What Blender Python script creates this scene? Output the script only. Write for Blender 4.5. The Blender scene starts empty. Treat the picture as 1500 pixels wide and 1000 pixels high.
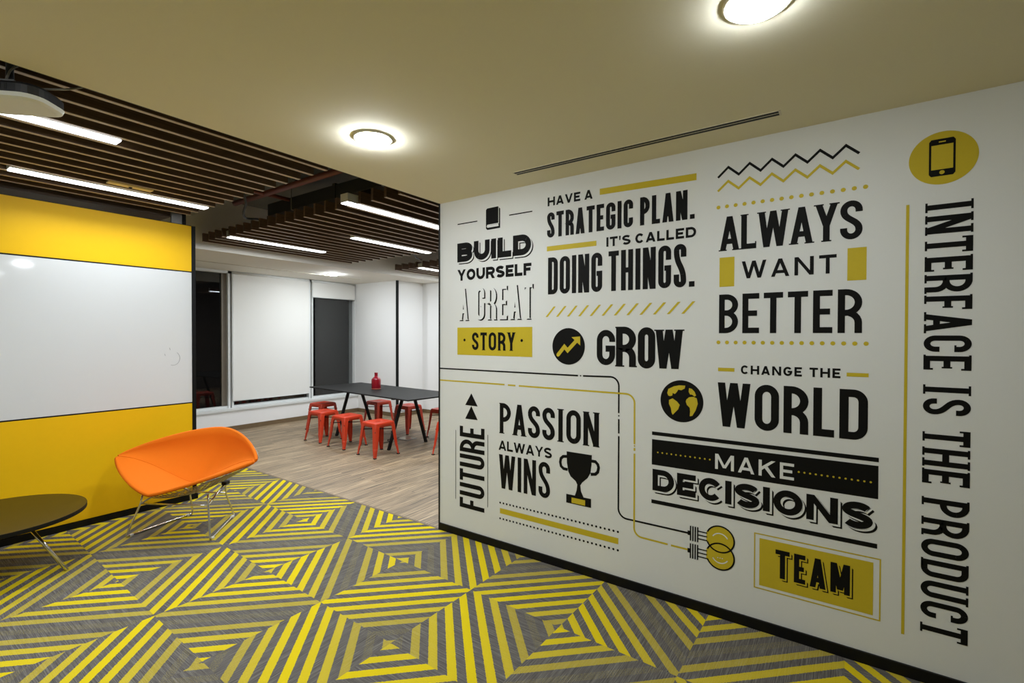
import bpy, bmesh, math, random
from math import sin, cos, pi, sqrt, radians, hypot, atan2
from mathutils import Vector, Matrix

random.seed(7)
scene = bpy.context.scene
COL = scene.collection

# ------------------------------------------------------------------ camera, world, exposure
# x runs along the partition, y runs along the lettered wall, z is up (metres)
cam_data = bpy.data.cameras.new('camera')
cam = bpy.data.objects.new('camera', cam_data)
COL.objects.link(cam)
cam_data.sensor_width = 36.0
cam_data.lens = 36.0 * 703.97 / 1500.0
cam_data.clip_start = 0.05
yaw, pitch, roll = radians(34.855), radians(-0.6755), radians(0.1418)
fwd = Vector((cos(yaw) * cos(pitch), sin(yaw) * cos(pitch), sin(pitch)))
rt = Vector((sin(yaw), -cos(yaw), 0.0))
up = rt.cross(fwd)
rt2 = cos(roll) * rt + sin(roll) * up
up2 = -sin(roll) * rt + cos(roll) * up
m = Matrix((rt2, up2, -fwd)).transposed().to_4x4()
m.translation = Vector((0, 0, 1.6))
cam.matrix_world = m
scene.camera = cam

world = bpy.data.worlds.new('night')
scene.world = world
world.use_nodes = True
wb = world.node_tree.nodes['Background']
wb.inputs[0].default_value = (0.8, 0.75, 0.7, 1)
wb.inputs[1].default_value = 0.0006

scene.view_settings.view_transform = 'Standard'
scene.view_settings.look = 'None'
scene.view_settings.gamma = 1.0
scene.view_settings.use_curve_mapping = False
scene.view_settings.exposure = 2.47

LINEAR_GLOW = 1.6        # emission strength of the linear diffusers
LINEAR_WATT = 6.0        # light thrown down by each linear light
DOWN_POWER = 31.0        # emission strength of the round downlights
LAMP = (0.92, 0.98, 1.04)

# ------------------------------------------------------------------ materials
def srgb(r, g, b):
    f = lambda c: (c / 255 / 12.92) if c / 255 <= 0.04045 else ((c / 255 + 0.055) / 1.055) ** 2.4
    return (f(r), f(g), f(b), 1)

def new_mat(name):
    mt = bpy.data.materials.new(name)
    mt.use_nodes = True
    nt = mt.node_tree
    return mt, nt, nt.nodes['Principled BSDF']

def simple(name, col, rough=0.5, metal=0.0, bump=0.0, scale=80.0, var=0.04, spec=0.5, coat=0.0):
    mt, nt, b = new_mat(name)
    b.inputs['Roughness'].default_value = rough
    b.inputs['Metallic'].default_value = metal
    b.inputs['Specular IOR Level'].default_value = spec
    b.inputs['Coat Weight'].default_value = coat
    tc = nt.nodes.new('ShaderNodeTexCoord')
    nz = nt.nodes.new('ShaderNodeTexNoise')
    nz.inputs['Scale'].default_value = scale
    nz.inputs['Detail'].default_value = 3
    nt.links.new(tc.outputs['Object'], nz.inputs['Vector'])
    mx = nt.nodes.new('ShaderNodeMix'); mx.data_type = 'RGBA'
    mx.inputs[6].default_value = tuple(c * (1 - var) for c in col[:3]) + (1,)
    mx.inputs[7].default_value = tuple(min(1, c * (1 + var)) for c in col[:3]) + (1,)
    nt.links.new(nz.outputs['Fac'], mx.inputs[0])
    nt.links.new(mx.outputs[2], b.inputs['Base Color'])
    if bump:
        bp = nt.nodes.new('ShaderNodeBump')
        bp.inputs['Strength'].default_value = bump
        bp.inputs['Distance'].default_value = 0.002
        nt.links.new(nz.outputs['Fac'], bp.inputs['Height'])
        nt.links.new(bp.outputs['Normal'], b.inputs['Normal'])
    return mt

def emit_mat(name, col, strength):
    mt, nt, b = new_mat(name)
    b.inputs['Base Color'].default_value = (0.9, 0.9, 0.9, 1)
    b.inputs['Emission Color'].default_value = col
    b.inputs['Emission Strength'].default_value = strength
    return mt

M = {}
M['wall'] = simple('white_wall_paint', (0.77, 0.785, 0.77, 1), 0.75, bump=0.05, scale=250, var=0.015)
M['wall_cool'] = simple('white_panel_paint', (0.86, 0.86, 0.84, 1), 0.7, bump=0.05, scale=250, var=0.015)
M['dark_wall'] = simple('dark_room_wall_tone', (0.085, 0.068, 0.058, 1), 0.7, var=0.05, scale=20)  # invented brown, stands in for a dark room mirrored in the panes
M['ceil'] = simple('cream_ceiling_paint', (0.82, 0.765, 0.60, 1), 0.9, bump=0.05, scale=200, var=0.02)
M['soffit'] = simple('white_ceiling_paint', (0.86, 0.83, 0.75, 1), 0.9, bump=0.05, scale=200, var=0.02)
M['plenum'] = simple('grey_slab_paint', (0.16, 0.16, 0.14, 1), 0.9, var=0.15, scale=3)
M['black'] = simple('black_trim', (0.005, 0.005, 0.005, 1), 0.5, var=0.1, spec=0.2)
M['black_vinyl'] = simple('black_vinyl', (0.006, 0.006, 0.0055, 1), 0.6, var=0.05, spec=0.12)
M['yellow_vinyl'] = simple('yellow_vinyl', (0.60, 0.46, 0.022, 1), 0.6, var=0.03, spec=0.3)
M['panel_yellow'] = simple('yellow_laminate', (0.90, 0.53, 0.006, 1), 0.45, var=0.02, scale=20, spec=0.22)
M['whiteboard'] = simple('whiteboard_gloss', (0.72, 0.74, 0.74, 1), 0.06, var=0.01, scale=5, spec=0.5)
M['blind'] = simple('blind_fabric', (0.78, 0.78, 0.74, 1), 0.85, bump=0.15, scale=600, var=0.02)
M['frame_white'] = simple('white_window_frame', (0.72, 0.74, 0.72, 1), 0.4, var=0.02)
M['frame_grey'] = simple('taupe_window_reveal', (0.16, 0.135, 0.10, 1), 0.5, var=0.05)
M['chrome'] = simple('polished_chrome', (0.75, 0.74, 0.70, 1), 0.14, metal=1.0, var=0.02)
M['steel_dull'] = simple('dull_steel', (0.30, 0.30, 0.29, 1), 0.45, metal=0.8, var=0.1)
M['red_metal'] = simple('red_painted_steel', (0.60, 0.046, 0.013, 1), 0.36, var=0.06, scale=30)
M['red_glass'] = simple('red_bottle_glaze', (0.27, 0.006, 0.014, 1), 0.12, var=0.05, coat=0.4)
M['red_base'] = simple('terracotta_ring', (0.30, 0.06, 0.03, 1), 0.5)
M['table_black'] = simple('black_laminate', (0.016, 0.016, 0.015, 1), 0.5, var=0.1, scale=40, spec=0.15)
M['coffee_top'] = simple('dark_veneer_top', (0.034, 0.024, 0.003, 1), 0.32, var=0.15, scale=12, spec=0.22)
M['rubber'] = simple('black_rubber', (0.012, 0.012, 0.012, 1), 0.7)
M['orange'] = simple('orange_wool', (0.74, 0.155, 0.005, 1), 0.85, bump=0.35, scale=420, var=0.10, spec=0.15)
M['wire'] = simple('brushed_wire', (0.42, 0.38, 0.28, 1), 0.35, metal=0.9, var=0.1)
M['dark_plastic'] = simple('charcoal_plastic', (0.022, 0.022, 0.024, 1), 0.45)
M['white_plastic'] = simple('white_plastic', (0.72, 0.72, 0.66, 1), 0.4, var=0.02)
M['cream_plastic'] = simple('cream_plastic', (0.80, 0.60, 0.22, 1), 0.5, var=0.04)
M['cable'] = simple('grey_cable', (0.20, 0.18, 0.14, 1), 0.5)
M['pipe_red'] = simple('oxide_red_pipe', (0.13, 0.030, 0.018, 1), 0.5, var=0.15, scale=8)
M['duct'] = simple('black_duct_wrap', (0.010, 0.010, 0.011, 1), 0.6, var=0.2, scale=8)
M['skirt'] = simple('oak_skirting', (0.17, 0.115, 0.058, 1), 0.5, var=0.15, scale=14)
M['marker'] = simple('grey_marker_ink', (0.40, 0.41, 0.42, 1), 0.3)
M['lamp_trim'] = simple('white_lamp_trim', (0.70, 0.64, 0.50, 1), 0.4, var=0.02)
M['linear_glow'] = emit_mat('linear_lamp_diffuser', LAMP + (1,), LINEAR_GLOW)
M['down_glow'] = emit_mat('round_lamp_diffuser', LAMP + (1,), DOWN_POWER)
M['down_glow_low'] = emit_mat('round_lamp_diffuser_dimmed', LAMP + (1,), DOWN_POWER * 0.2)
M['down_glow_near'] = emit_mat('round_lamp_diffuser_near', LAMP + (1,), DOWN_POWER * 1.5)
M['down_glow_top'] = emit_mat('round_lamp_diffuser_top', LAMP + (1,), DOWN_POWER * 0.72)
M['down_glow_far'] = emit_mat('round_lamp_diffuser_far', LAMP + (1,), DOWN_POWER * 2.8)

def glass_mat():
    mt, nt, b = new_mat('window_glass')
    b.inputs['Base Color'].default_value = (0.75, 0.78, 0.78, 1)
    b.inputs['Roughness'].default_value = 0.01
    b.inputs['Transmission Weight'].default_value = 1.0
    b.inputs['IOR'].default_value = 1.5
    b.inputs['Specular IOR Level'].default_value = 0.12
    tc = nt.nodes.new('ShaderNodeTexCoord'); nz = nt.nodes.new('ShaderNodeTexNoise')
    nz.inputs['Scale'].default_value = 1.5
    bp = nt.nodes.new('ShaderNodeBump'); bp.inputs['Strength'].default_value = 0.01
    nt.links.new(tc.outputs['Object'], nz.inputs['Vector'])
    nt.links.new(nz.outputs['Fac'], bp.inputs['Height'])
    nt.links.new(bp.outputs['Normal'], b.inputs['Normal'])
    return mt
M['glass'] = glass_mat()

def slat_wood():
    mt, nt, b = new_mat('walnut_slat')
    b.inputs['Roughness'].default_value = 0.5
    tc = nt.nodes.new('ShaderNodeTexCoord')
    mp = nt.nodes.new('ShaderNodeMapping'); mp.inputs['Scale'].default_value = (2.0, 30, 30)
    nz = nt.nodes.new('ShaderNodeTexNoise'); nz.inputs['Scale'].default_value = 2.5; nz.inputs['Detail'].default_value = 6
    rp = nt.nodes.new('ShaderNodeValToRGB')
    rp.color_ramp.elements[0].position = 0.3; rp.color_ramp.elements[0].color = (0.070, 0.038, 0.017, 1)
    rp.color_ramp.elements[1].position = 0.7; rp.color_ramp.elements[1].color = (0.145, 0.084, 0.043, 1)
    nt.links.new(tc.outputs['Object'], mp.inputs[0]); nt.links.new(mp.outputs[0], nz.inputs[0])
    nt.links.new(nz.outputs['Fac'], rp.inputs[0]); nt.links.new(rp.outputs[0], b.inputs['Base Color'])
    return mt
M['slat'] = slat_wood()
M['slat_edge'] = simple('pale_slat_edge', (0.46, 0.36, 0.26, 1), 0.45, var=0.1, scale=9)

def wood_floor():
    mt, nt, b = new_mat('wood_plank_floor')
    N, L = nt.nodes, nt.links
    tc = N.new('ShaderNodeTexCoord')
    br = N.new('ShaderNodeTexBrick')
    br.inputs['Scale'].default_value = 1.0
    br.inputs['Brick Width'].default_value = 0.95
    br.inputs['Row Height'].default_value = 0.10
    br.inputs['Mortar Size'].default_value = 0.0012
    br.inputs['Color1'].default_value = (0, 0, 0, 1); br.inputs['Color2'].default_value = (1, 1, 1, 1)
    br.inputs['Mortar'].default_value = (0.5, 0.5, 0.5, 1)
    br.offset = 0.37; br.offset_frequency = 2
    L.new(tc.outputs['Object'], br.inputs['Vector'])
    ad = N.new('ShaderNodeVectorMath'); ad.operation = 'MULTIPLY_ADD'
    L.new(br.outputs['Color'], ad.inputs[0]); ad.inputs[1].default_value = (7, 3, 0); L.new(tc.outputs['Object'], ad.inputs[2])
    mp = N.new('ShaderNodeMapping'); mp.inputs['Scale'].default_value = (1.3, 42, 1)
    L.new(ad.outputs[0], mp.inputs[0])
    nz = N.new('ShaderNodeTexNoise'); nz.inputs['Scale'].default_value = 1.5; nz.inputs['Detail'].default_value = 7; nz.inputs['Roughness'].default_value = 0.62
    L.new(mp.outputs[0], nz.inputs['Vector'])
    rp = N.new('ShaderNodeValToRGB')
    e = rp.color_ramp.elements
    e[0].position = 0.36; e[0].color = (0.085, 0.068, 0.040, 1)
    e[1].position = 0.66; e[1].color = (0.51, 0.385, 0.232, 1)
    x = e.new(0.5); x.color = (0.285, 0.203, 0.118, 1)
    L.new(nz.outputs['Fac'], rp.inputs[0])
    hs = N.new('ShaderNodeHueSaturation')
    mr = N.new('ShaderNodeMapRange'); mr.inputs['To Min'].default_value = 0.78; mr.inputs['To Max'].default_value = 1.18
    L.new(br.outputs['Color'], mr.inputs['Value']); L.new(mr.outputs[0], hs.inputs['Value']); L.new(rp.outputs[0], hs.inputs['Color'])
    mx = N.new('ShaderNodeMix'); mx.data_type = 'RGBA'
    L.new(br.outputs['Fac'], mx.inputs[0]); L.new(hs.outputs[0], mx.inputs[6]); mx.inputs[7].default_value = (0.09, 0.06, 0.035, 1)
    L.new(mx.outputs[2], b.inputs['Base Color'])
    b.inputs['Roughness'].default_value = 0.5
    return mt
M['wood_floor'] = wood_floor()

def carpet_mat():
    mt, nt, b = new_mat('striped_carpet_tile')
    N, L = nt.nodes, nt.links
    b.inputs['Roughness'].default_value = 0.95
    b.inputs['Specular IOR Level'].default_value = 0.1
    def math_(op, a, c=None):
        n = N.new('ShaderNodeMath'); n.operation = op
        if isinstance(a, (int, float)): n.inputs[0].default_value = a
        else: L.new(a, n.inputs[0])
        if c is not None:
            if isinstance(c, (int, float)): n.inputs[1].default_value = c
            else: L.new(c, n.inputs[1])
        return n.outputs[0]
    uv = N.new('ShaderNodeUVMap'); uv.uv_map = 'stripe'
    sp = N.new('ShaderNodeSeparateXYZ'); L.new(uv.outputs[0], sp.inputs[0])
    v = sp.outputs['Y']
    uv2 = N.new('ShaderNodeUVMap'); uv2.uv_map = 'weave'
    # slightly ragged stripe edges
    nj = N.new('ShaderNodeTexNoise'); nj.inputs['Scale'].default_value = 190; nj.inputs['Detail'].default_value = 1
    L.new(uv2.outputs[0], nj.inputs['Vector'])
    v2 = math_('ADD', v, math_('MULTIPLY', math_('SUBTRACT', nj.outputs['Fac'], 0.5), 0.12))
    k = math_('ROUND', v2)
    d = math_('ABSOLUTE', math_('SUBTRACT', v2, k))
    stripe = math_('LESS_THAN', d, 0.25)
    # brightness cycle of eight stripes, one of them missing
    cyc = math_('COSINE', math_('MULTIPLY', k, 2 * pi / 8))
    env = math_('ADD', math_('MULTIPLY', cyc, 0.5), 0.5)
    mr = N.new('ShaderNodeValToRGB')
    e = mr.color_ramp.elements
    e[0].position = 0.05; e[0].color = (0, 0, 0, 1)
    e[1].position = 0.95; e[1].color = (1, 1, 1, 1)
    q = e.new(0.14); q.color = (0.50,) * 3 + (1,)
    q = e.new(0.5); q.color = (0.74,) * 3 + (1,)
    q = e.new(0.85); q.color = (0.92,) * 3 + (1,)
    L.new(env, mr.inputs[0])
    # yarn mix: individual tufts turn yellow or grey
    nf = N.new('ShaderNodeTexNoise'); nf.inputs['Scale'].default_value = 260; nf.inputs['Detail'].default_value = 2
    L.new(uv2.outputs[0], nf.inputs['Vector'])
    tuft = math_('MULTIPLY', math_('SUBTRACT', nf.outputs['Fac'], 0.5), 1.5)
    fac = math_('MULTIPLY', stripe, math_('ADD', mr.outputs[0], math_('MULTIPLY', tuft, math_('SUBTRACT', 1.05, mr.outputs[0]))))
    cl = N.new('ShaderNodeClamp'); L.new(fac, cl.inputs[0])
    # heathered grey ground with long dashes
    mp = N.new('ShaderNodeMapping'); mp.inputs['Scale'].default_value = (3.0, 85, 1)
    L.new(uv2.outputs[0], mp.inputs[0])
    ns = N.new('ShaderNodeTexNoise'); ns.inputs['Scale'].default_value = 2.2; ns.inputs['Detail'].default_value = 4; ns.inputs['Roughness'].default_value = 0.7
    L.new(mp.outputs[0], ns.inputs['Vector'])
    rp = N.new('ShaderNodeValToRGB')
    e = rp.color_ramp.elements
    e[0].position = 0.28; e[0].color = (0.050, 0.045, 0.044, 1)
    e[1].position = 0.75; e[1].color = (0.25, 0.235, 0.205, 1)
    q = e.new(0.5); q.color = (0.118, 0.108, 0.098, 1)
    L.new(ns.outputs['Fac'], rp.inputs[0])
    yl = N.new('ShaderNodeMix'); yl.data_type = 'RGBA'
    yl.inputs[6].default_value = (0.60, 0.455, 0.008, 1); yl.inputs[7].default_value = (0.74, 0.585, 0.010, 1)
    L.new(nf.outputs['Fac'], yl.inputs[0])
    mx = N.new('ShaderNodeMix'); mx.data_type = 'RGBA'
    L.new(cl.outputs[0], mx.inputs[0]); L.new(rp.outputs[0], mx.inputs[6]); L.new(yl.outputs[2], mx.inputs[7])
    L.new(mx.outputs[2], b.inputs['Base Color'])
    bp = N.new('ShaderNodeBump'); bp.inputs['Strength'].default_value = 0.4; bp.inputs['Distance'].default_value = 0.003
    L.new(nf.outputs['Fac'], bp.inputs['Height']); L.new(bp.outputs['Normal'], b.inputs['Normal'])
    return mt
M['carpet'] = carpet_mat()

# ------------------------------------------------------------------ mesh helpers
def link(name, bm, mats, parent=None, smooth=False):
    me = bpy.data.meshes.new(name)
    bm.normal_update()
    bm.to_mesh(me); bm.free()
    if not isinstance(mats, (list, tuple)): mats = [mats]
    for k in mats: me.materials.append(M[k] if isinstance(k, str) else k)
    if smooth:
        for p in me.polygons: p.use_smooth = True
    o = bpy.data.objects.new(name, me)
    COL.objects.link(o)
    if parent: o.parent = parent
    return o

def add_box(bm, x0, x1, y0, y1, z0, z1, bevel=0.0, mi=0):
    vs = [bm.verts.new((x, y, z)) for z in (z0, z1) for y in (y0, y1) for x in (x0, x1)]
    fs = [bm.faces.new([vs[i] for i in f]) for f in ((0, 2, 3, 1), (4, 5, 7, 6), (0, 1, 5, 4), (2, 6, 7, 3), (0, 4, 6, 2), (1, 3, 7, 5))]
    for f in fs: f.material_index = mi
    if bevel:
        es = list({e for f in fs for e in f.edges})
        bmesh.ops.bevel(bm, geom=es, offset=bevel, segments=2, profile=0.6, affect='EDGES')
    return vs

def box(name, x0, x1, y0, y1, z0, z1, mat, parent=None, bevel=0.0):
    bm = bmesh.new(); add_box(bm, x0, x1, y0, y1, z0, z1, bevel)
    return link(name, bm, mat, parent)

def add_tube(bm, pts, r, n=10, closed=False, r2=None):
    pts = [Vector(p) for p in pts]
    rings = []
    N = len(pts)
    prev = None
    for i, p in enumerate(pts):
        if closed: t = (pts[(i + 1) % N] - pts[i - 1])
        elif i == 0: t = pts[1] - pts[0]
        elif i == N - 1: t = pts[-1] - pts[-2]
        else: t = (pts[i + 1] - p).normalized() + (p - pts[i - 1]).normalized()
        t.normalize()
        if prev is None:
            a = Vector((0, 0, 1)) if abs(t.z) < 0.9 else Vector((1, 0, 0))
            u = t.cross(a).normalized()
        else:
            u = (prev - t * prev.dot(t)).normalized()
        prev = u
        w = t.cross(u)
        rr = r if r2 is None else r + (r2 - r) * i / (N - 1)
        rings.append([bm.verts.new(p + u * rr * cos(2 * pi * k / n) + w * rr * sin(2 * pi * k / n)) for k in range(n)])
    cnt = N if closed else N - 1
    for i in range(cnt):
        A, B = rings[i], rings[(i + 1) % N]
        for k in range(n):
            bm.faces.new((A[k], A[(k + 1) % n], B[(k + 1) % n], B[k]))
    if not closed:
        bm.faces.new(list(reversed(rings[0]))); bm.faces.new(rings[-1])

def round_path(pts, rad, seg=5):
    pts = [Vector(p) for p in pts]
    out = [pts[0]]
    for i in range(1, len(pts) - 1):
        p, a, b = pts[i], pts[i - 1], pts[i + 1]
        d1, d2 = (a - p), (b - p)
        r = min(rad, d1.length * 0.45, d2.length * 0.45)
        s, e = p + d1.normalized() * r, p + d2.normalized() * r
        for k in range(seg + 1):
            t = k / seg
            out.append(s * (1 - t) ** 2 + p * 2 * t * (1 - t) + e * t * t)
    out.append(pts[-1])
    return out

def tube(name, pts, r, mat, parent=None, n=10, rad=0.0):
    bm = bmesh.new()
    add_tube(bm, round_path(pts, rad) if rad else pts, r, n)
    return link(name, bm, mat, parent, smooth=True)

def add_lathe(bm, prof, cx=0, cy=0, n=32):
    rings = []
    for r, z in prof:
        if r < 1e-6: rings.append([bm.verts.new((cx, cy, z))])
        else: rings.append([bm.verts.new((cx + r * cos(2 * pi * k / n), cy + r * sin(2 * pi * k / n), z)) for k in range(n)])
    for A, B in zip(rings, rings[1:]):
        for k in range(n):
            a, b_ = A[k % len(A)], A[(k + 1) % len(A)]
            c, d = B[(k + 1) % len(B)], B[k % len(B)]
            vs = []
            for v in (a, b_, c, d):
                if v not in vs: vs.append(v)
            if len(vs) > 2: bm.faces.new(vs)

def lathe(name, prof, mat, parent=None, cx=0, cy=0, n=32, smooth=True):
    bm = bmesh.new(); add_lathe(bm, prof, cx, cy, n)
    bmesh.ops.recalc_face_normals(bm, faces=bm.faces)
    o = link(name, bm, mat, parent, smooth)
    return o

def tag(o, label, cat, group=None):
    o['label'] = label; o['category'] = cat
    if group: o['group'] = group
    return o

def thing(name, label, cat, loc=(0, 0, 0), rz=0.0, group=None):
    o = bpy.data.objects.new(name, None)
    o.empty_display_size = 0.1
    COL.objects.link(o)
    o.location = loc; o.rotation_euler = (0, 0, rz)
    return tag(o, label, cat, group)

def struct(o):
    o['kind'] = 'structure'
    return o

def dup(root, loc, rz, label, group=None):
    r = root.copy(); COL.objects.link(r)
    r.location = loc; r.rotation_euler = (0, 0, rz); r['label'] = label
    if group: r['group'] = group
    for ch in list(root.children):
        c = ch.copy(); COL.objects.link(c); c.parent = r
        for g in ch.children:
            d = g.copy(); COL.objects.link(d); d.parent = c
    return r

# ------------------------------------------------------------------ room
WX = 2.912          # face of the lettered wall
WY = 2.75           # its free end
CZ = 2.682          # lowered ceiling
WINY = 8.45         # window wall
XL, YB = -3.6, -5.0
SLAB = 3.35

def carpet():
    O, a, b = Vector((1.697, 2.577)), Vector((0.626, -0.648)), Vector((0.662, 0.639))
    det = a.x * b.y - a.y * b.x
    phase_a = {(0, 0): 0.0, (0, 1): 0.13, (0, -1): 0.27, (1, 0): -0.15, (1, -1): 0.47, (-1, 0): 0.305, (-1, 1): -0.43,
               (-2, 0): 0.34, (-2, 1): -0.44, (-1, 2): -0.20, (2, -1): -0.255}
    phase_b = {(0, -1): -0.02, (1, -1): -0.06, (2, -1): -0.30, (0, 0): -0.28, (-1, 0): 0.06, (-2, 0): 0.61, (-1, -1): -0.02,
               (0, 1): 0.32, (-1, 1): 0.05}
    x1, y1 = 2.922, WINY
    bm = bmesh.new()
    u1 = bm.loops.layers.uv.new('stripe'); u2 = bm.loops.layers.uv.new('weave')
    rnd = random.Random(5)
    def clip(poly, axis, val, keep_less):
        out = []
        for p, q in zip(poly, poly[1:] + poly[:1]):
            ip = (p[axis] <= val) == keep_less; iq = (q[axis] <= val) == keep_less
            if ip: out.append(p)
            if ip != iq:
                t = (val - p[axis]) / (q[axis] - p[axis])
                out.append(tuple(p[i] + t * (q[i] - p[i]) for i in (0, 1)))
        return out
    for kind in 'ab':
        for i in range(-11, 12):
            for j in range(-11, 12):
                ph = (phase_a if kind == 'a' else phase_b).get((i, j))
                if ph is None: ph = rnd.uniform(-0.4, 0.4)
                turn = rnd.random() < 0.35
                off = (rnd.uniform(0, 20), rnd.uniform(0, 20))
                if kind == 'a': cen = (i + 0.5, j)
                else: cen = (i, j + 0.5)
                poly = []
                for dx, dy in ((0.5, 0), (0, 0.5), (-0.5, 0), (0, -0.5)):
                    g = O + a * (cen[0] + dx) + b * (cen[1] + dy)
                    poly.append((g.x, g.y))
                for ax, val, less in ((0, x1, True), (0, XL, False), (1, y1, True), (1, YB, False)):
                    if poly: poly = clip(poly, ax, val, less)
                if len(poly) < 3: continue
                f = bm.faces.new([bm.verts.new((x, y, 0)) for x, y in poly])
                for lp in f.loops:
                    x, y = lp.vert.co.x, lp.vert.co.y
                    px, py = x - O.x, y - O.y
                    gi = (px * b.y - py * b.x) / det; gj = (a.x * py - a.y * px) / det
                    across = (gj - j) if kind == 'a' else (gi - i)
                    along = gi if kind == 'a' else gj
                    lp[u1].uv = (along, (across - ph) / 0.1)
                    # yarn runs along one side of the square tile
                    w = (x, y) if turn else (y, x)
                    lp[u2].uv = (w[0] + off[0], w[1] + off[1])
                if f.normal.z < 0: f.normal_flip()
    bmesh.ops.recalc_face_normals(bm, faces=bm.faces)
    for f in bm.faces:
        f.normal_update()
        if f.normal.z < 0: f.normal_flip()
    return link('floor_carpet', bm, 'carpet')
struct(carpet())
struct(box('floor', 2.922, 7.3, YB, WINY + 0.3, -0.06, 0.0, 'wood_floor'))
struct(box('trim_1', 2.906, 2.930, WY + 0.02, WINY, -0.004, 0.0015, 'skirt'))

# lowered ceiling over the carpet; its edge hides the slatted rafts
struct(box('ceiling', XL, WX + 0.14, YB, WY, CZ, CZ + 0.25, 'ceil'))
bm = bmesh.new()
add_box(bm, XL, WX + 0.14, WY + 0.001, WY + 0.012, CZ + 0.002, SLAB)  # black edge trim; higher up, the bulkhead face's shade put into colour
add_box(bm, XL, WX, WY + 0.03, WY + 0.07, CZ + 0.040, CZ + 0.058)
struct(link('trim_2', bm, 'black'))
struct(box('ceiling_slab', XL, 7.3, WY - 0.3, 9.0, SLAB, SLAB + 0.15, 'plenum'))
# dropped border in front of the windows
bm = bmesh.new()
add_box(bm, XL, 7.3, 6.66, WINY + 0.35, CZ - 0.002, SLAB)
struct(link('ceiling_border', bm, 'soffit'))

# walls
struct(box('wall_right', WX, WX + 0.14, YB, WY, 0.0, CZ, 'wall'))
bm = bmesh.new()
add_box(bm, WX - 0.006, WX + 0.146, WY, WY + 0.012, 0.0, CZ + 0.02)
struct(link('trim_3', bm, 'black'))
struct(box('baseboard_right', WX - 0.012, WX + 0.0, YB, WY + 0.006, 0.0, 0.056, 'black'))
struct(box('wall_left', XL - 0.12, XL, YB, WINY, 0.0, SLAB, 'wall'))
struct(box('wall_back', XL - 0.12, WX + 0.14, YB - 0.12, YB, 0.0, CZ, 'wall'))
struct(box('wall_inner', WX + 0.14, 7.15, 1.4, 1.52, 0.0, SLAB, 'dark_wall'))
struct(box('wall_far', 7.15, 7.3, 1.4, 7.25, 0.0, SLAB, 'wall_cool'))
bm = bmesh.new()
add_box(bm, 6.45, 7.3, 7.25, WINY + 0.3, 0.0, CZ)
struct(link('wall_pier', bm, 'wall_cool'))
struct(box('trim_4', 6.437, 6.475, 7.222, 7.262, 0.0, CZ - 0.002, 'black'))
# window wall: low wall, then glazing up to the border
struct(box('wall_window', XL, 6.45, WINY, WINY + 0.3, 0.0, 0.33, 'wall_cool'))
bm = bmesh.new()
add_box(bm, XL, 2.25, WINY, WINY + 0.3, 0.33, CZ)
struct(link('wall_window_side', bm, 'wall'))
# skirtings
bm = bmesh.new()
add_box(bm, 2.93, 6.45, WINY - 0.014, WINY, 0.0, 0.075)
add_box(bm, 6.436, 6.45, 7.236, WINY - 0.014, 0.0, 0.075)
struct(link('baseboard_window', bm, 'skirt'))
bm = bmesh.new()
add_box(bm, 6.436, 7.136, 7.222, 7.236, 0.0, 0.075)
add_box(bm, 7.136, 7.15, 1.6, 7.236, 0.0, 0.075)
struct(link('baseboard_far', bm, 'skirt'))
# sill
bm = bmesh.new()
add_box(bm, 2.25, 6.45, WINY - 0.025, WINY + 0.20, 0.33, 0.372, 0.004)
add_box(bm, 2.25, 6.45, WINY - 0.010, WINY, 0.308, 0.33)
struct(link('trim_5', bm, 'frame_white'))

GY = WINY + 0.14      # glazing line
def window(name, x0, x1, reveal_right=True, jr=0.035):
    w = bpy.data.objects.new(name, None); COL.objects.link(w); w.location = (x0, GY, 0.37)
    struct(w)
    bm = bmesh.new()
    def lb(a, c, d, e, y0, y1): add_box(bm, a - x0, c - x0, y0, y1, d - 0.372, e - 0.372)
    lb(x0, x0 + 0.035, 0.372, CZ, -0.05, 0.03); lb(x1 - jr, x1, 0.372, CZ, -0.05, 0.03)
    lb(x0, x1, 0.372, 0.405, -0.03, 0.03); lb(x0, x1, CZ - 0.045, CZ, -0.05, 0.03)
    f = link('frame', bm, 'frame_white', w); f.location = (0, 0, 0.002)
    if reveal_right:
        r = box('reveal', x1 - 0.115 - x0, x1 - 0.036 - x0, 0.0, 0.03, 0.036, CZ - 0.045 - 0.372, 'frame_grey', w)
    p = box('pane', 0.03, x1 - x0 - jr + 0.004, 0.032, 0.038, 0.03, CZ - 0.40, 'glass', w)
    return w
window('window_1', 2.28, 3.94)
window('window_2', 3.96, 5.42, False)
window('window_3', 5.44, 6.449, False, 0.010)

def blind(x0, x1, zb, label):
    t = thing('roller_blind', label, 'blind', ((x0 + x1) / 2, GY - 0.07, CZ), 0, 'roller blinds on the far windows')
    h = (x1 - x0) / 2
    box('fabric', -h + 0.012, h - 0.012, -0.0015, 0.0015, zb - CZ, -0.02, 'blind', t)
    bm = bmesh.new(); add_tube(bm, [(-h + 0.012, 0, zb - CZ), (h - 0.012, 0, zb - CZ)], 0.009, 10)
    link('bottom_bar', bm, 'frame_white', t, True)
    bm = bmesh.new(); add_tube(bm, [(-h + 0.005, 0.008, -0.03), (h - 0.005, 0.008, -0.03)], 0.022, 12)
    link('roller', bm, 'frame_white', t, True)
    bm = bmesh.new()
    add_tube(bm, round_path([(-h + 0.004, -0.012, -0.03), (-h + 0.004, -0.012, -1.99), (-h + 0.012, -0.012, -2.02), (-h + 0.02, -0.012, -1.99), (-h + 0.02, -0.012, -0.03)], 0.01), 0.003, 6)
    link('chain', bm, 'frame_white', t, True)
    return t
blind(3.955, 5.39, 0.485, 'wide white roller blind drawn almost to the sill')
blind(5.43, 6.44, 2.345, 'narrow white roller blind pulled only a little down over dark glass')

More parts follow.
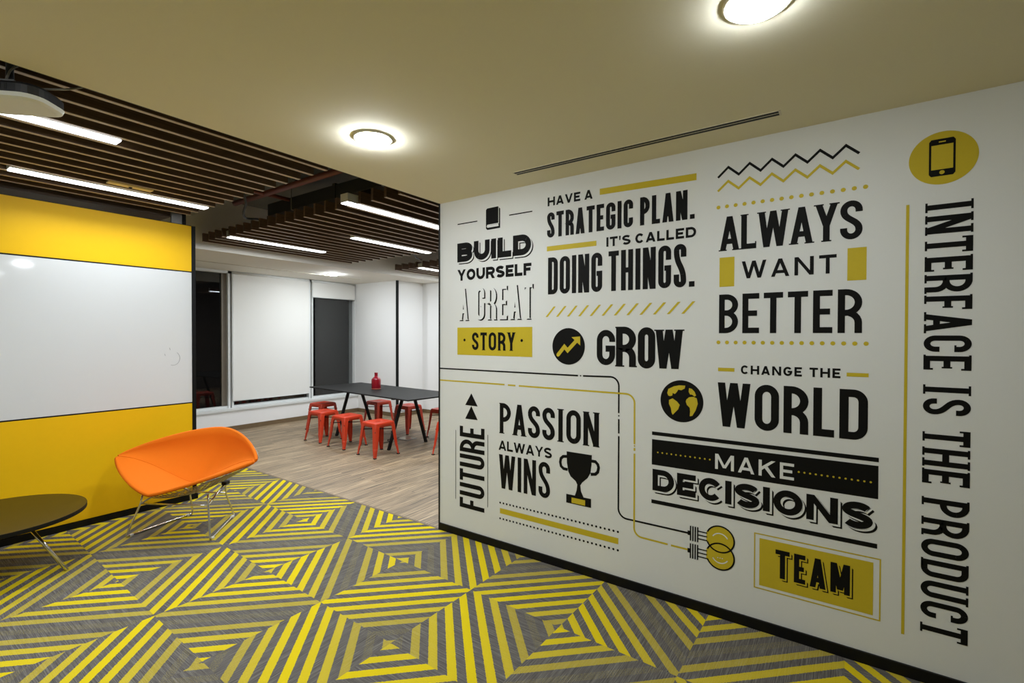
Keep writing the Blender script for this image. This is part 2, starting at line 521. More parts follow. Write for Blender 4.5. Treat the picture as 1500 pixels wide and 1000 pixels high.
# linear slot in the border ceiling
def slot(name, x0, x1, y0, y1, z, label, rot=False):
    t = thing(name, label, 'air diffuser', ((x0 + x1) / 2, (y0 + y1) / 2, z))
    hx, hy = (x1 - x0) / 2, (y1 - y0) / 2
    bm = bmesh.new()
    if rot:
        for c, w in ((-hx, 0.002), (-0.003, 0.006), (hx - 0.002, 0.002)): add_box(bm, c, c + w, -hy, hy, -0.003, 0.0)
        for c in (-hy, hy - 0.008): add_box(bm, -hx, hx, c, c + 0.008, -0.004, 0.0)
    else:
        for c in (-hy, hy - 0.006): add_box(bm, -hx, hx, c, c + 0.006, -0.004, 0.0)
        for c in (-hx, hx - 0.008): add_box(bm, c, c + 0.008, -hy, hy, -0.004, 0.0)
    link('frame', bm, 'lamp_trim', t)
    bm = bmesh.new(); add_box(bm, -hx + 0.003, hx - 0.003, -hy + 0.003, hy - 0.003, -0.0026, -0.0002)
    link('slot', bm, 'black' if rot else 'frame_grey', t)
    return t
slot('slot_diffuser', 2.626, 2.682, 0.27, 1.83, CZ, 'long black double slot air diffuser in the cream ceiling above the lettered wall', True)
slot('slot_diffuser', 2.6, 5.95, 7.70, 7.735, CZ - 0.002, 'thin grey slot running along the white ceiling border before the windows')

# ------------------------------------------------------------------ lamps
def downlight(x, y, z, label, r=0.105, glow='down_glow'):
    t = thing('downlight', label, 'ceiling light', (x, y, z), 0, 'round downlights')
    lathe('trim_ring', [(r, 0.0), (r, -0.006), (r - 0.003, -0.0095), (r - 0.012, -0.009), (r - 0.013, 0.0)], 'lamp_trim', t)
    lathe('diffuser', [(r - 0.0135, -0.002), (r - 0.016, -0.016), (r - 0.026, -0.023), (r * 0.55, -0.028), (r * 0.25, -0.030), (0, -0.0305)], glow, t)
    return t
downlight(1.735, 2.14, CZ, 'whole round downlight in the cream ceiling nearest the slatted ceiling', glow='down_glow_near')
downlight(1.735, 0.245, CZ, 'round downlight cut by the top edge of the view above the lettered wall', glow='down_glow_top')
downlight(1.735, -1.66, CZ, 'round downlight over the carpet behind the viewer', glow='down_glow_low')
downlight(1.735, -3.56, CZ, 'round downlight at the back end of the cream ceiling', glow='down_glow_low')
downlight(-0.25, 2.14, CZ, 'added fill downlight left of the view over the coffee table side of the carpet')  # fill lamp added out of view to lift the partition and carpet
downlight(-2.2, 2.14, CZ, 'added fill downlight, out of view at the far left end of the cream ceiling')  # another unseen lamp, added only to balance the light
downlight(5.15, 7.42, CZ - 0.002, 'small far downlight in the white ceiling border by the windows', 0.085, 'down_glow_far')

ZS = 2.75           # underside of the slats
def linear(x0, y, label, length=1.26, spread=180, watt=LINEAR_WATT):
    t = thing('linear_light', label, 'ceiling light', (x0 + length / 2, y, ZS), 0, 'linear lights between the ceiling slats')
    h = length / 2
    bm = bmesh.new(); add_box(bm, -h, h, -0.05, 0.05, 0.0, 0.075, 0.003)
    link('housing', bm, 'white_plastic', t)
    bm = bmesh.new(); add_box(bm, -h + 0.004, h - 0.004, -0.045, 0.045, -0.008, 0.0, 0.003)
    link('diffuser', bm, 'linear_glow', t)
    ld = bpy.data.lights.new('lamp', 'AREA')
    ld.shape = 'RECTANGLE'; ld.size = length - 0.02; ld.size_y = 0.088
    ld.energy = watt; ld.color = LAMP; ld.spread = radians(spread)
    lo = bpy.data.objects.new('lamp', ld); COL.objects.link(lo)
    lo.parent = t; lo.location = (0, 0, -0.0095)
    return t
linear(-0.235, 3.572, 'linear light at upper left partly covered by the projector', spread=140, watt=3.0)
linear(0.745, 4.775, 'linear light hanging just in front of the yellow partition top', spread=140, watt=1.8)
linear(2.585, 3.572, 'large linear light running behind the corner of the lettered wall')
linear(2.725, 5.945, 'linear light at the far left corner of the middle slatted raft')
linear(3.575, 4.775, 'linear light in the middle raft just beside the lettered wall edge')
linear(5.80, 5.945, 'short visible end of a linear light in the farthest raft', watt=4.0)
linear(5.80, 4.775, 'added fill light in the farthest raft hidden behind the lettered wall', watt=1.5)  # added out of sight to brighten the far wall
linear(5.80, 3.572, 'added fill light at the near end of the farthest raft, hidden by the lettered wall', watt=1.5)  # second hidden fill, put in for the light it throws

def raft(x0, x1, ys, label):
    t = thing('slatted_raft', label, 'slatted ceiling', ((x0 + x1) / 2, (ys[0] + ys[-1]) / 2, ZS))
    cx, cy = (x0 + x1) / 2, (ys[0] + ys[-1]) / 2
    h = (x1 - x0) / 2
    for y in ys:
        bm = bmesh.new()
        add_box(bm, -h, h, -0.014, 0.014, 0.003, 0.105)
        add_box(bm, -h, h, -0.014, 0.014, 0.0, 0.003, mi=1)
        s = link('slat', bm, ['slat', 'slat_edge'], t)
        s.location = (0, y - cy, 0)
    for sx in (-h + 0.75, h - 0.75):
        bm = bmesh.new(); add_box(bm, sx - 0.02, sx + 0.02, ys[0] - cy - 0.02, ys[-1] - cy + 0.02, 0.1055, 0.13)
        link('rail', bm, 'duct', t)
        for k in range(3):
            yy = ys[0] - cy + (ys[-1] - ys[0]) * (0.15 + 0.35 * k)
            link_t = bmesh.new(); add_tube(link_t, [(sx, yy, 0.13), (sx, yy, SLAB - ZS)], 0.004, 6)
            link('hanger_rod', link_t, 'steel_dull', t)
    return t
pitch_y = 0.168
yy = [2.995 + pitch_y * k for k in range(22)]
raft(-0.6, 2.028, [2.827] + yy[:14], 'dark timber slat ceiling raft over the yellow partition at upper left')
raft(2.69, 4.86, [2.827] + yy, 'timber slat ceiling raft in the middle between the open plenum and the far windows')
raft(5.775, 7.12, [2.827] + yy, 'farthest timber slat ceiling raft, only a corner of it visible')

# services above the rafts
t = thing('sprinkler_pipe', 'dark red pipe crossing the open gap above the slatted rafts', 'pipe', (2.52, 4.2, 3.0))
bm = bmesh.new(); add_tube(bm, [(0, -1.4, 0), (0, 1.15, 0)], 0.028, 14); link('main_run', bm, 'pipe_red', t, True)
bm = bmesh.new(); add_tube(bm, [(-0.4, 0.54, 0), (0.25, 0.54, 0)], 0.02, 12); link('branch', bm, 'pipe_red', t, True)
for k in (-1.0, 0.0, 0.95):
    bm = bmesh.new(); add_tube(bm, [(0, k, 0.02), (0, k, SLAB - 3.0)], 0.006, 8); link('hanger_rod', bm, 'steel_dull', t)
t = thing('air_duct', 'black air duct above the middle slatted raft', 'duct', (3.06, 4.0, 2.965))
bm = bmesh.new(); add_box(bm, -0.27, 0.27, -1.2, 1.2, -0.065, 0.065, 0.01); link('duct_body', bm, 'duct', t)
bm = bmesh.new(); add_box(bm, -0.28, 0.28, -0.02, 0.02, -0.075, 0.075); link('flange', bm, 'duct', t)
for k in (-0.7, 0.7):
    bm = bmesh.new(); add_tube(bm, [(-0.29, k, -0.073), (-0.29, k, SLAB - 2.965)], 0.005, 8); add_tube(bm, [(-0.29, k, -0.073), (0.29, k, -0.073)], 0.006, 8); link('hanger_rod', bm, 'steel_dull', t)
for y, lb in ((3.35, 'nearer thin black strip fixed under the slab in the open ceiling gap'), (4.45, 'second thin black strip under the slab in the open ceiling gap')):
    tag(box('cable_tray', 2.0, 2.9, y - 0.015, y + 0.015, SLAB - 0.045, SLAB - 0.002, 'duct'), lb, 'cable tray')
tag(tube('flexible_conduit', [(2.10, 4.32, 2.86), (2.22, 4.5, 2.80), (2.36, 4.85, 2.79), (2.50, 5.1, 2.80), (2.74, 5.3, 2.87)], 0.011, 'rubber', None, 8, 0.2), 'black flexible conduit sagging between the first two slatted rafts', 'cable')
tag(tube('flexible_conduit', [(4.85, 5.15, 2.88), (5.15, 5.4, 2.83), (5.45, 5.65, 2.83), (5.80, 5.9, 2.88)], 0.010, 'rubber', None, 8, 0.2), 'black flexible conduit between the middle and the farthest raft', 'cable')

tag(box('boxed_beam', -1.9, 1.93, 5.36, 5.62, 2.735, 3.05, 'slat'), 'dark boxed beam behind the top edge of the yellow partition', 'beam')

# sensor plate under the slats
t = thing('sensor_plate', 'flat cream plate with a small dark eye fixed under the slats beside the long light', 'sensor', (1.37, 4.545, ZS))
bm = bmesh.new(); add_box(bm, -0.14, 0.14, -0.035, 0.035, -0.012, 0.0, 0.003); link('plate', bm, 'cream_plastic', t)
lathe('eye', [(0.012, -0.012), (0.010, -0.018), (0, -0.020)], 'rubber', t, n=14)

# projector
def projector():
    t = thing('projector', 'projector with white underside and black body hanging at the upper left corner', 'projector', (0.478, 2.972, 2.60), radians(44.0))
    def rr(hx, hy, r, z, n=6):
        out = []
        for cx, cy, a0 in ((hx - r, hy - r, 0), (-hx + r, hy - r, pi / 2), (-hx + r, -hy + r, pi), (hx - r, -hy + r, 3 * pi / 2)):
            for k in range(n + 1):
                a = a0 + pi / 2 * k / n
                out.append((cx + r * cos(a), cy + r * sin(a), z))
        return out
    def loft(name, secs, mat):
        bm = bmesh.new(); R = [[bm.verts.new(p) for p in s] for s in secs]
        n = len(R[0])
        for A, B in zip(R, R[1:]):
            for k in range(n): bm.faces.new((A[k], A[(k + 1) % n], B[(k + 1) % n], B[k]))
        bm.faces.new(list(reversed(R[0]))); bm.faces.new(R[-1])
        return link(name, bm, mat, t, False)
    loft('bottom_cover', [rr(0.085, 0.142, 0.06, -0.016), rr(0.100, 0.157, 0.065, -0.009), rr(0.106, 0.163, 0.07, 0.006)], 'white_plastic')
    body = loft('body', [rr(0.104, 0.161, 0.07, 0.006), rr(0.104, 0.161, 0.07, 0.042), rr(0.092, 0.148, 0.06, 0.055)], 'dark_plastic')
    bm = bmesh.new()
    for k in range(6): add_box(bm, -0.1055, -0.103, -0.06 + k * 0.022, -0.05 + k * 0.022, 0.014, 0.040)
    link('vent', bm, 'rubber', t)
    bm = bmesh.new(); add_tube(bm, [(-0.05, -0.031, 0.055), (-0.05, -0.031, SLAB - 2.60)], 0.013, 12); link('mount_pole', bm, 'duct', t, True)
    bm = bmesh.new(); add_box(bm, -0.085, -0.01, -0.07, 0.01, 0.054, 0.066, 0.004); link('mount_plate', bm, 'steel_dull', t)
    def cab(pts): 
        bm = bmesh.new(); add_tube(bm, round_path(pts, 0.08, 6), 0.0045, 6); link('cable', bm, 'cable', t, True)
    cab([(-0.06, -0.02, 0.06), (-0.08, -0.06, 0.12), (-0.03, -0.10, 0.16), (-0.01, -0.02, 0.25), (0, 0, 0.4)])
    cab([(-0.05, 0.03, 0.06), (-0.09, 0.02, 0.13), (-0.05, 0.09, 0.17), (0.02, 0.05, 0.3)])
    cab([(-0.02, -0.10, 0.06), (0.02, -0.20, 0.085), (0.05, -0.26, 0.12), (0.08, -0.28, 0.20)])
    return t
projector()

# ------------------------------------------------------------------ partition with whiteboard
PY = 5.225
def partition():
    t = thing('partition', 'freestanding partition with yellow panels above and below a whiteboard', 'partition', (0.2, PY, 0))
    x0, x1 = -1.9, 1.887        # local
    box('core', x0, x1 - 0.03, 0.004, 0.075, 0.05, 2.652, 'black', t)
    box('lower_panel', x0, x1 - 0.034, -0.006, 0.004, 0.056, 0.938, 'panel_yellow', t)['label'] = 'lower yellow panel'
    wbd = box('whiteboard', x0, x1 - 0.034, -0.006, 0.004, 0.950, 2.204, 'whiteboard', t); wbd['label'] = 'glossy whiteboard panel'
    box('upper_panel', x0, x1 - 0.034, -0.006, 0.004, 2.216, 2.653, 'panel_yellow', t)['label'] = 'upper yellow panel'
    bm = bmesh.new()
    add_box(bm, x1 - 0.0325, x1, -0.010, 0.080, 0.05, 2.656)
    add_box(bm, x0, x1 - 0.0325, -0.004, 0.0038, 0.938, 0.950)
    add_box(bm, x0, x1 - 0.0325, -0.004, 0.0038, 2.204, 2.216)
    add_box(bm, x0, x1 - 0.0325, -0.004, 0.079, 2.653, 2.658)
    link('edge_trim', bm, 'black', t)
    box('base_rail', x0, x1 + 0.01, -0.016, 0.085, 0.0, 0.05, 'black', t)
    # faint marker doodle on the board
    bm = bmesh.new()
    px, pz = 1.895 - 0.2, 1.38
    arc = [(px + 0.055 * cos(a), -0.0066, pz + 0.065 * sin(a)) for a in [radians(d) for d in range(-110, 70, 15)]]
    add_tube(bm, arc, 0.0022, 5)
    for dx, dz in ((-0.07, 0.045), (-0.03, 0.10)): add_tube(bm, [(px + dx, -0.0066, pz + dz), (px + dx + 0.006, -0.0066, pz + dz - 0.02)], 0.0025, 5)
    link('marker_doodle', bm, 'marker', wbd)
    # posts that brace the partition to the slab
    bm = bmesh.new(); add_box(bm, 1.79, 1.82, 0.025, 0.055, 2.659, SLAB - 0.001); link('brace_post', bm, 'black', t)
    bm = bmesh.new(); add_box(bm, 1.70, 1.788, 0.03, 0.05, 2.659, 2.80); link('brace_plate', bm, 'steel_dull', t)
    return t
partition()

# ------------------------------------------------------------------ orange chair
def orange_chair():
    fd = Vector((-0.433, -0.257)).normalized()
    ang = -4.205          # local +y is the front
    t = thing('lounge_chair', 'wide orange upholstered wire lounge chair in front of the yellow partition', 'chair', (1.7194, 4.4828, 0), ang)
    W_, yt, zt = 0.618, 0.022, 0.586
    def sec(s):
        def g(a, e): return max(0.0, 1 - abs(s) ** a) ** e
        F = Vector((W_ * s, yt + (0.369 - yt) * g(1.412, 0.881), zt + (0.405 - zt) * g(1.165, 0.945)))
        K = Vector((W_ * s * 0.985, yt + (-0.055 - yt) * g(3.48, 1.24), zt + (0.366 - zt) * g(1.34, 1.57)))
        B = Vector((W_ * s, yt + (-0.389 - yt) * g(1.494, 0.907), zt + (0.757 - zt) * g(1.844, 0.88)))
        return F, K, B
    NS, NT = 44, 16
    def surf(off=0.0, s_lim=0.985, wob=True):
        P = []
        for i in range(NS + 1):
            s = s_lim * sin(pi / 2 * (-1 + 2 * i / NS))
            F, K, B = sec(s)
            row = []
            for j in range(NT + 1):
                q = j / NT
                if q <= 0.5:
                    u = q / 0.5
                    p = F.lerp(K, u)
                    p.z -= 0.004 * sin(pi * u) * (1 - s * s)       # seat cushion crowns a little
                else:
                    u = (q - 0.5) / 0.5
                    p = K.lerp(B, u)
                    p.y -= 0.085 * sin(pi * u) * (1 - s * s); p.z -= 0.040 * sin(pi * u) * (1 - s * s)
                row.append(p)
            P.append(row)
        return P
    P = surf()
    # pad: top surface, underside and a rolled rim
    bm = bmesh.new()
    def nrm(i, j):
        a = P[min(i + 1, NS)][j] - P[max(i - 1, 0)][j]
        b_ = P[i][min(j + 1, NT)] - P[i][max(j - 1, 0)]
        n = b_.cross(a)
        n = n.normalized() if n.length > 1e-9 else Vector((0, 0, 1))
        return n if n.z > -0.2 else -n
    th = 0.026
    top = [[bm.verts.new(P[i][j]) for j in range(NT + 1)] for i in range(NS + 1)]
    Nn = [[nrm(i, j) for j in range(NT + 1)] for i in range(NS + 1)]
    bot = [[bm.verts.new(P[i][j] - Nn[i][j] * th) for j in range(NT + 1)] for i in range(NS + 1)]
    for i in range(NS):
        for j in range(NT):
            bm.faces.new((top[i][j], top[i + 1][j], top[i + 1][j + 1], top[i][j + 1]))
            bm.faces.new((bot[i][j], bot[i][j + 1], bot[i + 1][j + 1], bot[i + 1][j]))
    border = [(i, 0) for i in range(NS + 1)] + [(NS, j) for j in range(1, NT + 1)] + [(i, NT) for i in range(NS - 1, -1, -1)] + [(0, j) for j in range(NT - 1, 0, -1)]
    nb = len(border)
    cen = sum((P[i][j] for i, j in border), Vector()) / nb
    mid = []
    for i, j in border:
        p = P[i][j] - Nn[i][j] * th * 0.5
        o = (P[i][j] - P[i][NT // 2]) if 0 < i < NS else Vector((1 if i else -1, 0, 0.2))
        o = o.normalized() if o.length > 1e-6 else Vector((0, 0, 1))
        mid.append(bm.verts.new(p + o * 0.012))
    for k in range(nb):
        (i, j), (i2, j2) = border[k], border[(k + 1) % nb]
        m1, m2 = mid[k], mid[(k + 1) % nb]
        bm.faces.new((top[i][j], top[i2][j2], m2, m1))
        bm.faces.new((m1, m2, bot[i2][j2], bot[i][j]))
    for i in range(2, NS - 2):
        e = bm.edges.get((top[i][NT // 2], top[i + 1][NT // 2]))
        if e: e.smooth = False
    bmesh.ops.recalc_face_normals(bm, faces=bm.faces)
    link('seat_pad', bm, 'orange', t, True)
    # stitched seam where seat and back meet, and piping round the rim
    bm = bmesh.new()
    add_tube(bm, [P[i][NT // 2] + Vector((0, 0, 0.0005)) for i in range(1, NS)], 0.003, 6)
    link('seam', bm, 'orange', t, True)
    # wire basket below
    bm = bmesh.new()
    def low(i, j):
        q = P[i][j]
        s = (i / NS - 0.5) * 2
        e = max(0.0, 1 - (abs(s) / 0.8) ** 2) * sin(pi * j / NT)
        return q - Nn[i][j] * (0.032 + 0.06 * e) 
    for j in range(1, NT, 1):
        add_tube(bm, [low(i, j) for i in range(4, NS - 3)], 0.0028, 5)
    for i in range(4, NS - 3, 1):
        add_tube(bm, [low(i, j) for j in range(1, NT)], 0.0028, 5)
    link('wire_shell', bm, 'wire', t, True)
    rod = 0.0075
    def fb(x, y, z):        # the base stands a little off the shell's middle
        a0, a1 = -4.1770, ang
        wx, wy = 0.0206 + cos(a0) * x - sin(a0) * y, -0.0128 + sin(a0) * x + cos(a0) * y
        return (cos(a1) * wx + sin(a1) * wy, -sin(a1) * wx + cos(a1) * wy, z)
    for sd in (-1, 1):
        # floor runner with its uprights, one continuous bent rod
        pts = [(0.275 * sd, 0.16, 0.335), (0.285 * sd, 0.172, 0.25), (0.35 * sd, 0.24, 0.009), (0.193 * sd, -0.277, 0.009), (0.165 * sd, -0.205, 0.225), (0.215 * sd, -0.135, 0.325)]
        tube('leg', round_path([fb(*p) for p in pts], 0.02), rod, 'chrome', t, 10)
        bm = bmesh.new(); add_tube(bm, [fb(0.283 * sd, 0.175, 0.25), fb(0.215 * sd, -0.135, 0.340)], rod, 10); link('side_strut', bm, 'chrome', t, True)
        bm = bmesh.new(); q = fb(0.215 * sd, -0.135, 0); add_box(bm, q[0] - 0.022, q[0] + 0.022, q[1] - 0.026, q[1] + 0.026, 0.322, 0.352, 0.006); link('shock_mount', bm, 'rubber', t)
        for fy in (0.20, -0.235):
            fx = 0.193 * sd + (0.35 - 0.193) * sd * (fy + 0.277) / 0.517
            bm = bmesh.new(); q = fb(fx, fy, 0); add_box(bm, q[0] - 0.010, q[0] + 0.010, q[1] - 0.014, q[1] + 0.014, 0.0, 0.017, 0.003); link('glide', bm, 'white_plastic', t)
    for y, z, hx in ((0.172, 0.25, 0.284), (-0.205, 0.225, 0.165)):
        bm = bmesh.new(); add_tube(bm, [fb(-hx, y, z), fb(hx, y, z)], rod * 0.9, 10); link('cross_bar', bm, 'chrome', t, True)
    return t
orange_chair()

# ------------------------------------------------------------------ coffee table
def coffee_table():
    t = thing('coffee_table', 'low round coffee table with dark top and chrome legs by the yellow partition', 'table', (0.641, 4.605, 0))
    r = 0.459
    lathe('tabletop', [(0, 0.374), (r - 0.003, 0.374), (r - 0.003, 0.4), (0, 0.4)], 'coffee_top', t, n=96, smooth=False)
    lathe('edge_band', [(r - 0.0028, 0.373), (r - 0.001, 0.373), (r, 0.376), (r, 0.397), (r - 0.001, 0.3998), (r - 0.0028, 0.3998), (r - 0.0028, 0.373)], 'black', t, n=96, smooth=False)['label'] = 'black table edge'
    for a in (-42.5, 83, 198):
        a = radians(a)
        bm = bmesh.new(); add_tube(bm, [(0.405 * cos(a), 0.405 * sin(a), 0.0), (0.16 * cos(a), 0.16 * sin(a), 0.355)], 0.011, 14); 
        link('leg', bm, 'chrome', t, True)
    lathe('hub', [(0, 0.352), (0.2, 0.352), (0.2, 0.372), (0, 0.372)], 'black', t, n=32, smooth=False)
    return t
coffee_table()

# ------------------------------------------------------------------ meeting table, bottle, stools
def meeting_table():
    t = thing('meeting_table', 'long black meeting table on slanted black legs in the back room', 'table', (0, 0, 0))
    N = Vector((4.452, 4.781)); d = Vector((0.083, 0.9966)).normalized(); n = Vector((d.y, -d.x))
    Lg, Wd = 2.62, 0.98
    C = N + d * Lg / 2 + n * Wd / 2
    t.location = (C.x, C.y, 0)
    def loc(p): return (p[0] - C.x, p[1] - C.y, p[2])
    cs = [N, N + n * Wd, N + n * Wd + d * Lg, N + d * Lg]
    bm = bmesh.new()
    lo = [bm.verts.new((c.x - C.x, c.y - C.y, 0.722)) for c in cs]; hi = [bm.verts.new((c.x - C.x, c.y - C.y, 0.74)) for c in cs]
    bm.faces.new(list(reversed(lo))); bm.faces.new(hi)
    for k in range(4): bm.faces.new((lo[k], lo[(k + 1) % 4], hi[(k + 1) % 4], hi[k]))
    bmesh.ops.recalc_face_normals(bm, faces=bm.faces)
    bmesh.ops.bevel(bm, geom=list(bm.edges), offset=0.003, segments=2, affect='EDGES')
    link('tabletop', bm, 'table_black', t)
    for f1, f2, t1, t2 in (((4.515, 5.24), (5.185, 5.185), (4.74, 5.21), (4.96, 5.20)), ((4.68, 6.665), (5.36, 6.61), (4.90, 6.65), (5.12, 6.63))):
        for f, tp in ((f1, t1), (f2, t2)):
            bm = bmesh.new()
            a, b_ = Vector(loc((f[0], f[1], 0))), Vector(loc((tp[0], tp[1], 0.70)))
            hw = 0.021
            A = [bm.verts.new(a + Vector((dx * hw, dy * hw * 0.9, 0))) for dx, dy in ((-1, -1), (1, -1), (1, 1), (-1, 1))]
            B = [bm.verts.new(b_ + Vector((dx * hw, dy * hw * 0.9, 0))) for dx, dy in ((-1, -1), (1, -1), (1, 1), (-1, 1))]
            bm.faces.new(list(reversed(A))); bm.faces.new(B)
            for k in range(4): bm.faces.new((A[k], A[(k + 1) % 4], B[(k + 1) % 4], B[k]))
            bmesh.ops.bevel(bm, geom=list(bm.edges), offset=0.004, segments=2, affect='EDGES')
            link('leg', bm, 'table_black', t)
        c = (Vector(t1) + Vector(t2)) / 2
        bm = bmesh.new(); q = loc((c.x, c.y, 0)); add_box(bm, q[0] - 0.3, q[0] + 0.3, q[1] - 0.025, q[1] + 0.025, 0.699, 0.722, 0.003)
        link('crossbar', bm, 'table_black', t)
    return t
meeting_table()

t = thing('bottle', 'red bottle vase standing on the long black table', 'bottle', (5.06, 6.17, 0.74))
lathe('body', [(0, 0.018), (0.072, 0.018), (0.074, 0.022), (0.074, 0.15), (0.070, 0.165), (0.055, 0.185), (0.034, 0.200), (0.027, 0.212), (0.026, 0.255), (0.029, 0.258), (0.029, 0.268), (0.022, 0.268), (0.020, 0.21), (0, 0.20)], 'red_glass', t)
lathe('foot_ring', [(0, 0.0), (0.073, 0.0), (0.0735, 0.018), (0, 0.018)], 'red_base', t)

t = thing('floor_box', 'open grey floor socket box on the wood floor under the black table', 'floor box', (5.17, 5.6, 0.0))
bm = bmesh.new(); add_box(bm, -0.11, 0.11, -0.13, 0.13, 0.0, 0.006, 0.002); link('frame', bm, 'steel_dull', t)
bm = bmesh.new(); add_box(bm, -0.085, 0.085, -0.105, 0.105, 0.006, 0.008); link('socket_tray', bm, 'wire', t)
bm = bmesh.new(); add_tube(bm, round_path([(-0.05, 0.1, 0.010), (-0.25, 0.16, 0.006), (-0.30, 0.02, 0.006), (-0.42, 0.04, 0.006)], 0.06), 0.005, 6); link('cable', bm, 'rubber', t, True)

def make_stool(label):
    t = thing('metal_stool', label, 'stool', (0, 0, 0), 0, 'red stools around the black table')
    H, hs, hf = 0.45, 0.150, 0.200
    def rr(h, r, z, n=4):
        out = []
        for cx, cy, a0 in ((h - r, h - r, 0), (-h + r, h - r, pi / 2), (-h + r, -h + r, pi), (h - r, -h + r, 3 * pi / 2)):
            for k in range(n + 1):
                a = a0 + pi / 2 * k / n
                out.append(Vector((cx + r * cos(a), cy + r * sin(a), z)))
        return out
    # seat: dished top with a folded skirt and a slot hole for carrying
    bm = bmesh.new()
    secs = [rr(0.160, 0.035, H - 0.058), rr(0.155, 0.035, H - 0.012), rr(0.150, 0.034, H - 0.003), rr(0.142, 0.032, H), rr(0.128, 0.028, H - 0.003), rr(0.06, 0.015, H - 0.006)]
    R = [[bm.verts.new(p) for p in s] for s in secs]
    n = len(R[0])
    for A, B in zip(R, R[1:]):
        for k in range(n): bm.faces.new((A[k], A[(k + 1) % n], B[(k + 1) % n], B[k]))
    hole = []
    for p in secs[-1]:
        q = Vector((p.x * 0.75, max(-0.014, min(0.014, p.y * 0.4)), H - 0.0065)); hole.append(bm.verts.new(q))
    low = [bm.verts.new(v.co + Vector((0, 0, -0.012))) for v in hole]
    for k in range(n):
        bm.faces.new((R[-1][k], R[-1][(k + 1) % n], hole[(k + 1) % n], hole[k]))
        bm.faces.new((hole[k], hole[(k + 1) % n], low[(k + 1) % n], low[k]))
    inner = [bm.verts.new(p) for p in rr(0.157, 0.034, H - 0.058)]
    inner2 = [bm.verts.new(p) for p in rr(0.150, 0.034, H - 0.014)]
    for k in range(n):
        bm.faces.new((R[0][k], inner[k], inner[(k + 1) % n], R[0][(k + 1) % n]))
        bm.faces.new((inner[k], inner2[k], inner2[(k + 1) % n], inner[(k + 1) % n]))
    link('seat', bm, 'red_metal', t, True)
    # legs: folded angle section, broad at the top, tapering to the foot
    for sx, sy in ((1, 1), (-1, 1), (-1, -1), (1, -1)):
        bm = bmesh.new()
        th = 0.0035
        prev = None
        for z, corner, wid in ((H - 0.010, 0.153, 0.090), (H - 0.06, 0.162, 0.066), (0.30, 0.170, 0.058), (0.12, 0.187, 0.048), (0.115, 0.190, 0.045), (0.012, 0.200, 0.030)):
            c = 0.012
            prof = [(corner - wid, corner), (corner - c, corner), (corner, corner - c), (corner, corner - wid), (corner - th, corner - wid), (corner - th, corner - c - th), (corner - c - th, corner - th), (corner - wid, corner - th)]
            ring = [bm.verts.new((x * sx, y * sy, z)) for x, y in prof]
            if prev:
                for k in range(8): bm.faces.new((prev[k], prev[(k + 1) % 8], ring[(k + 1) % 8], ring[k]))
            else: bm.faces.new(ring)
            prev = ring
        bm.faces.new(prev)
        bmesh.ops.recalc_face_normals(bm, faces=bm.faces)
        lg = link('leg', bm, 'red_metal', t)
        bm = bmesh.new(); q = 0.187; add_box(bm, q * sx - 0.017, q * sx + 0.017, q * sy - 0.017, q * sy + 0.017, 0.0, 0.0125, 0.003)
        link('foot', bm, 'rubber', lg)
    bm = bmesh.new()
    add_tube(bm, [(-0.165, -0.165, 0.335), (0.165, 0.165, 0.335)], 0.006, 8); add_tube(bm, [(-0.165, 0.165, 0.345), (0.165, -0.165, 0.345)], 0.006, 8)
    link('cross_brace', bm, 'rubber', t, True)
    return t
spots = [
    (4.273, 5.168, -4, 'red metal stool nearest to us, in front of the near left table leg'),
    (4.338, 5.925, -1, 'red metal stool second along the near side of the black table'),
    (4.385, 6.57, 1, 'red metal stool third along the near side, hiding part of the end stool'),
    (4.90, 7.36, 4, 'dark red stool at the window end of the black table'),
    (5.615, 6.78, -3, 'red metal stool on the far side of the table under the red bottle'),
    (5.575, 5.98, -2, 'red metal stool on the far side between the two near table legs'),
    (5.62, 5.22, -3, 'red metal stool on the far side half cut off by the lettered wall edge'),
    (4.85, 4.345, -4, 'red metal stool at the near table end, one leg visible beside the wall edge'),
]
s0 = make_stool(spots[0][3]); s0.location = (spots[0][0], spots[0][1], 0); s0.rotation_euler = (0, 0, radians(spots[0][2]))
for x, y, a, lb in spots[1:]:
    dup(s0, (x, y, 0), radians(a), lb)

# ------------------------------------------------------------------ lettering
# wall coordinates: a = distance from the wall's free end, z = height; d = depth in front of the wall
def P3(a, z, d): return (WX - d, WY - a, z)

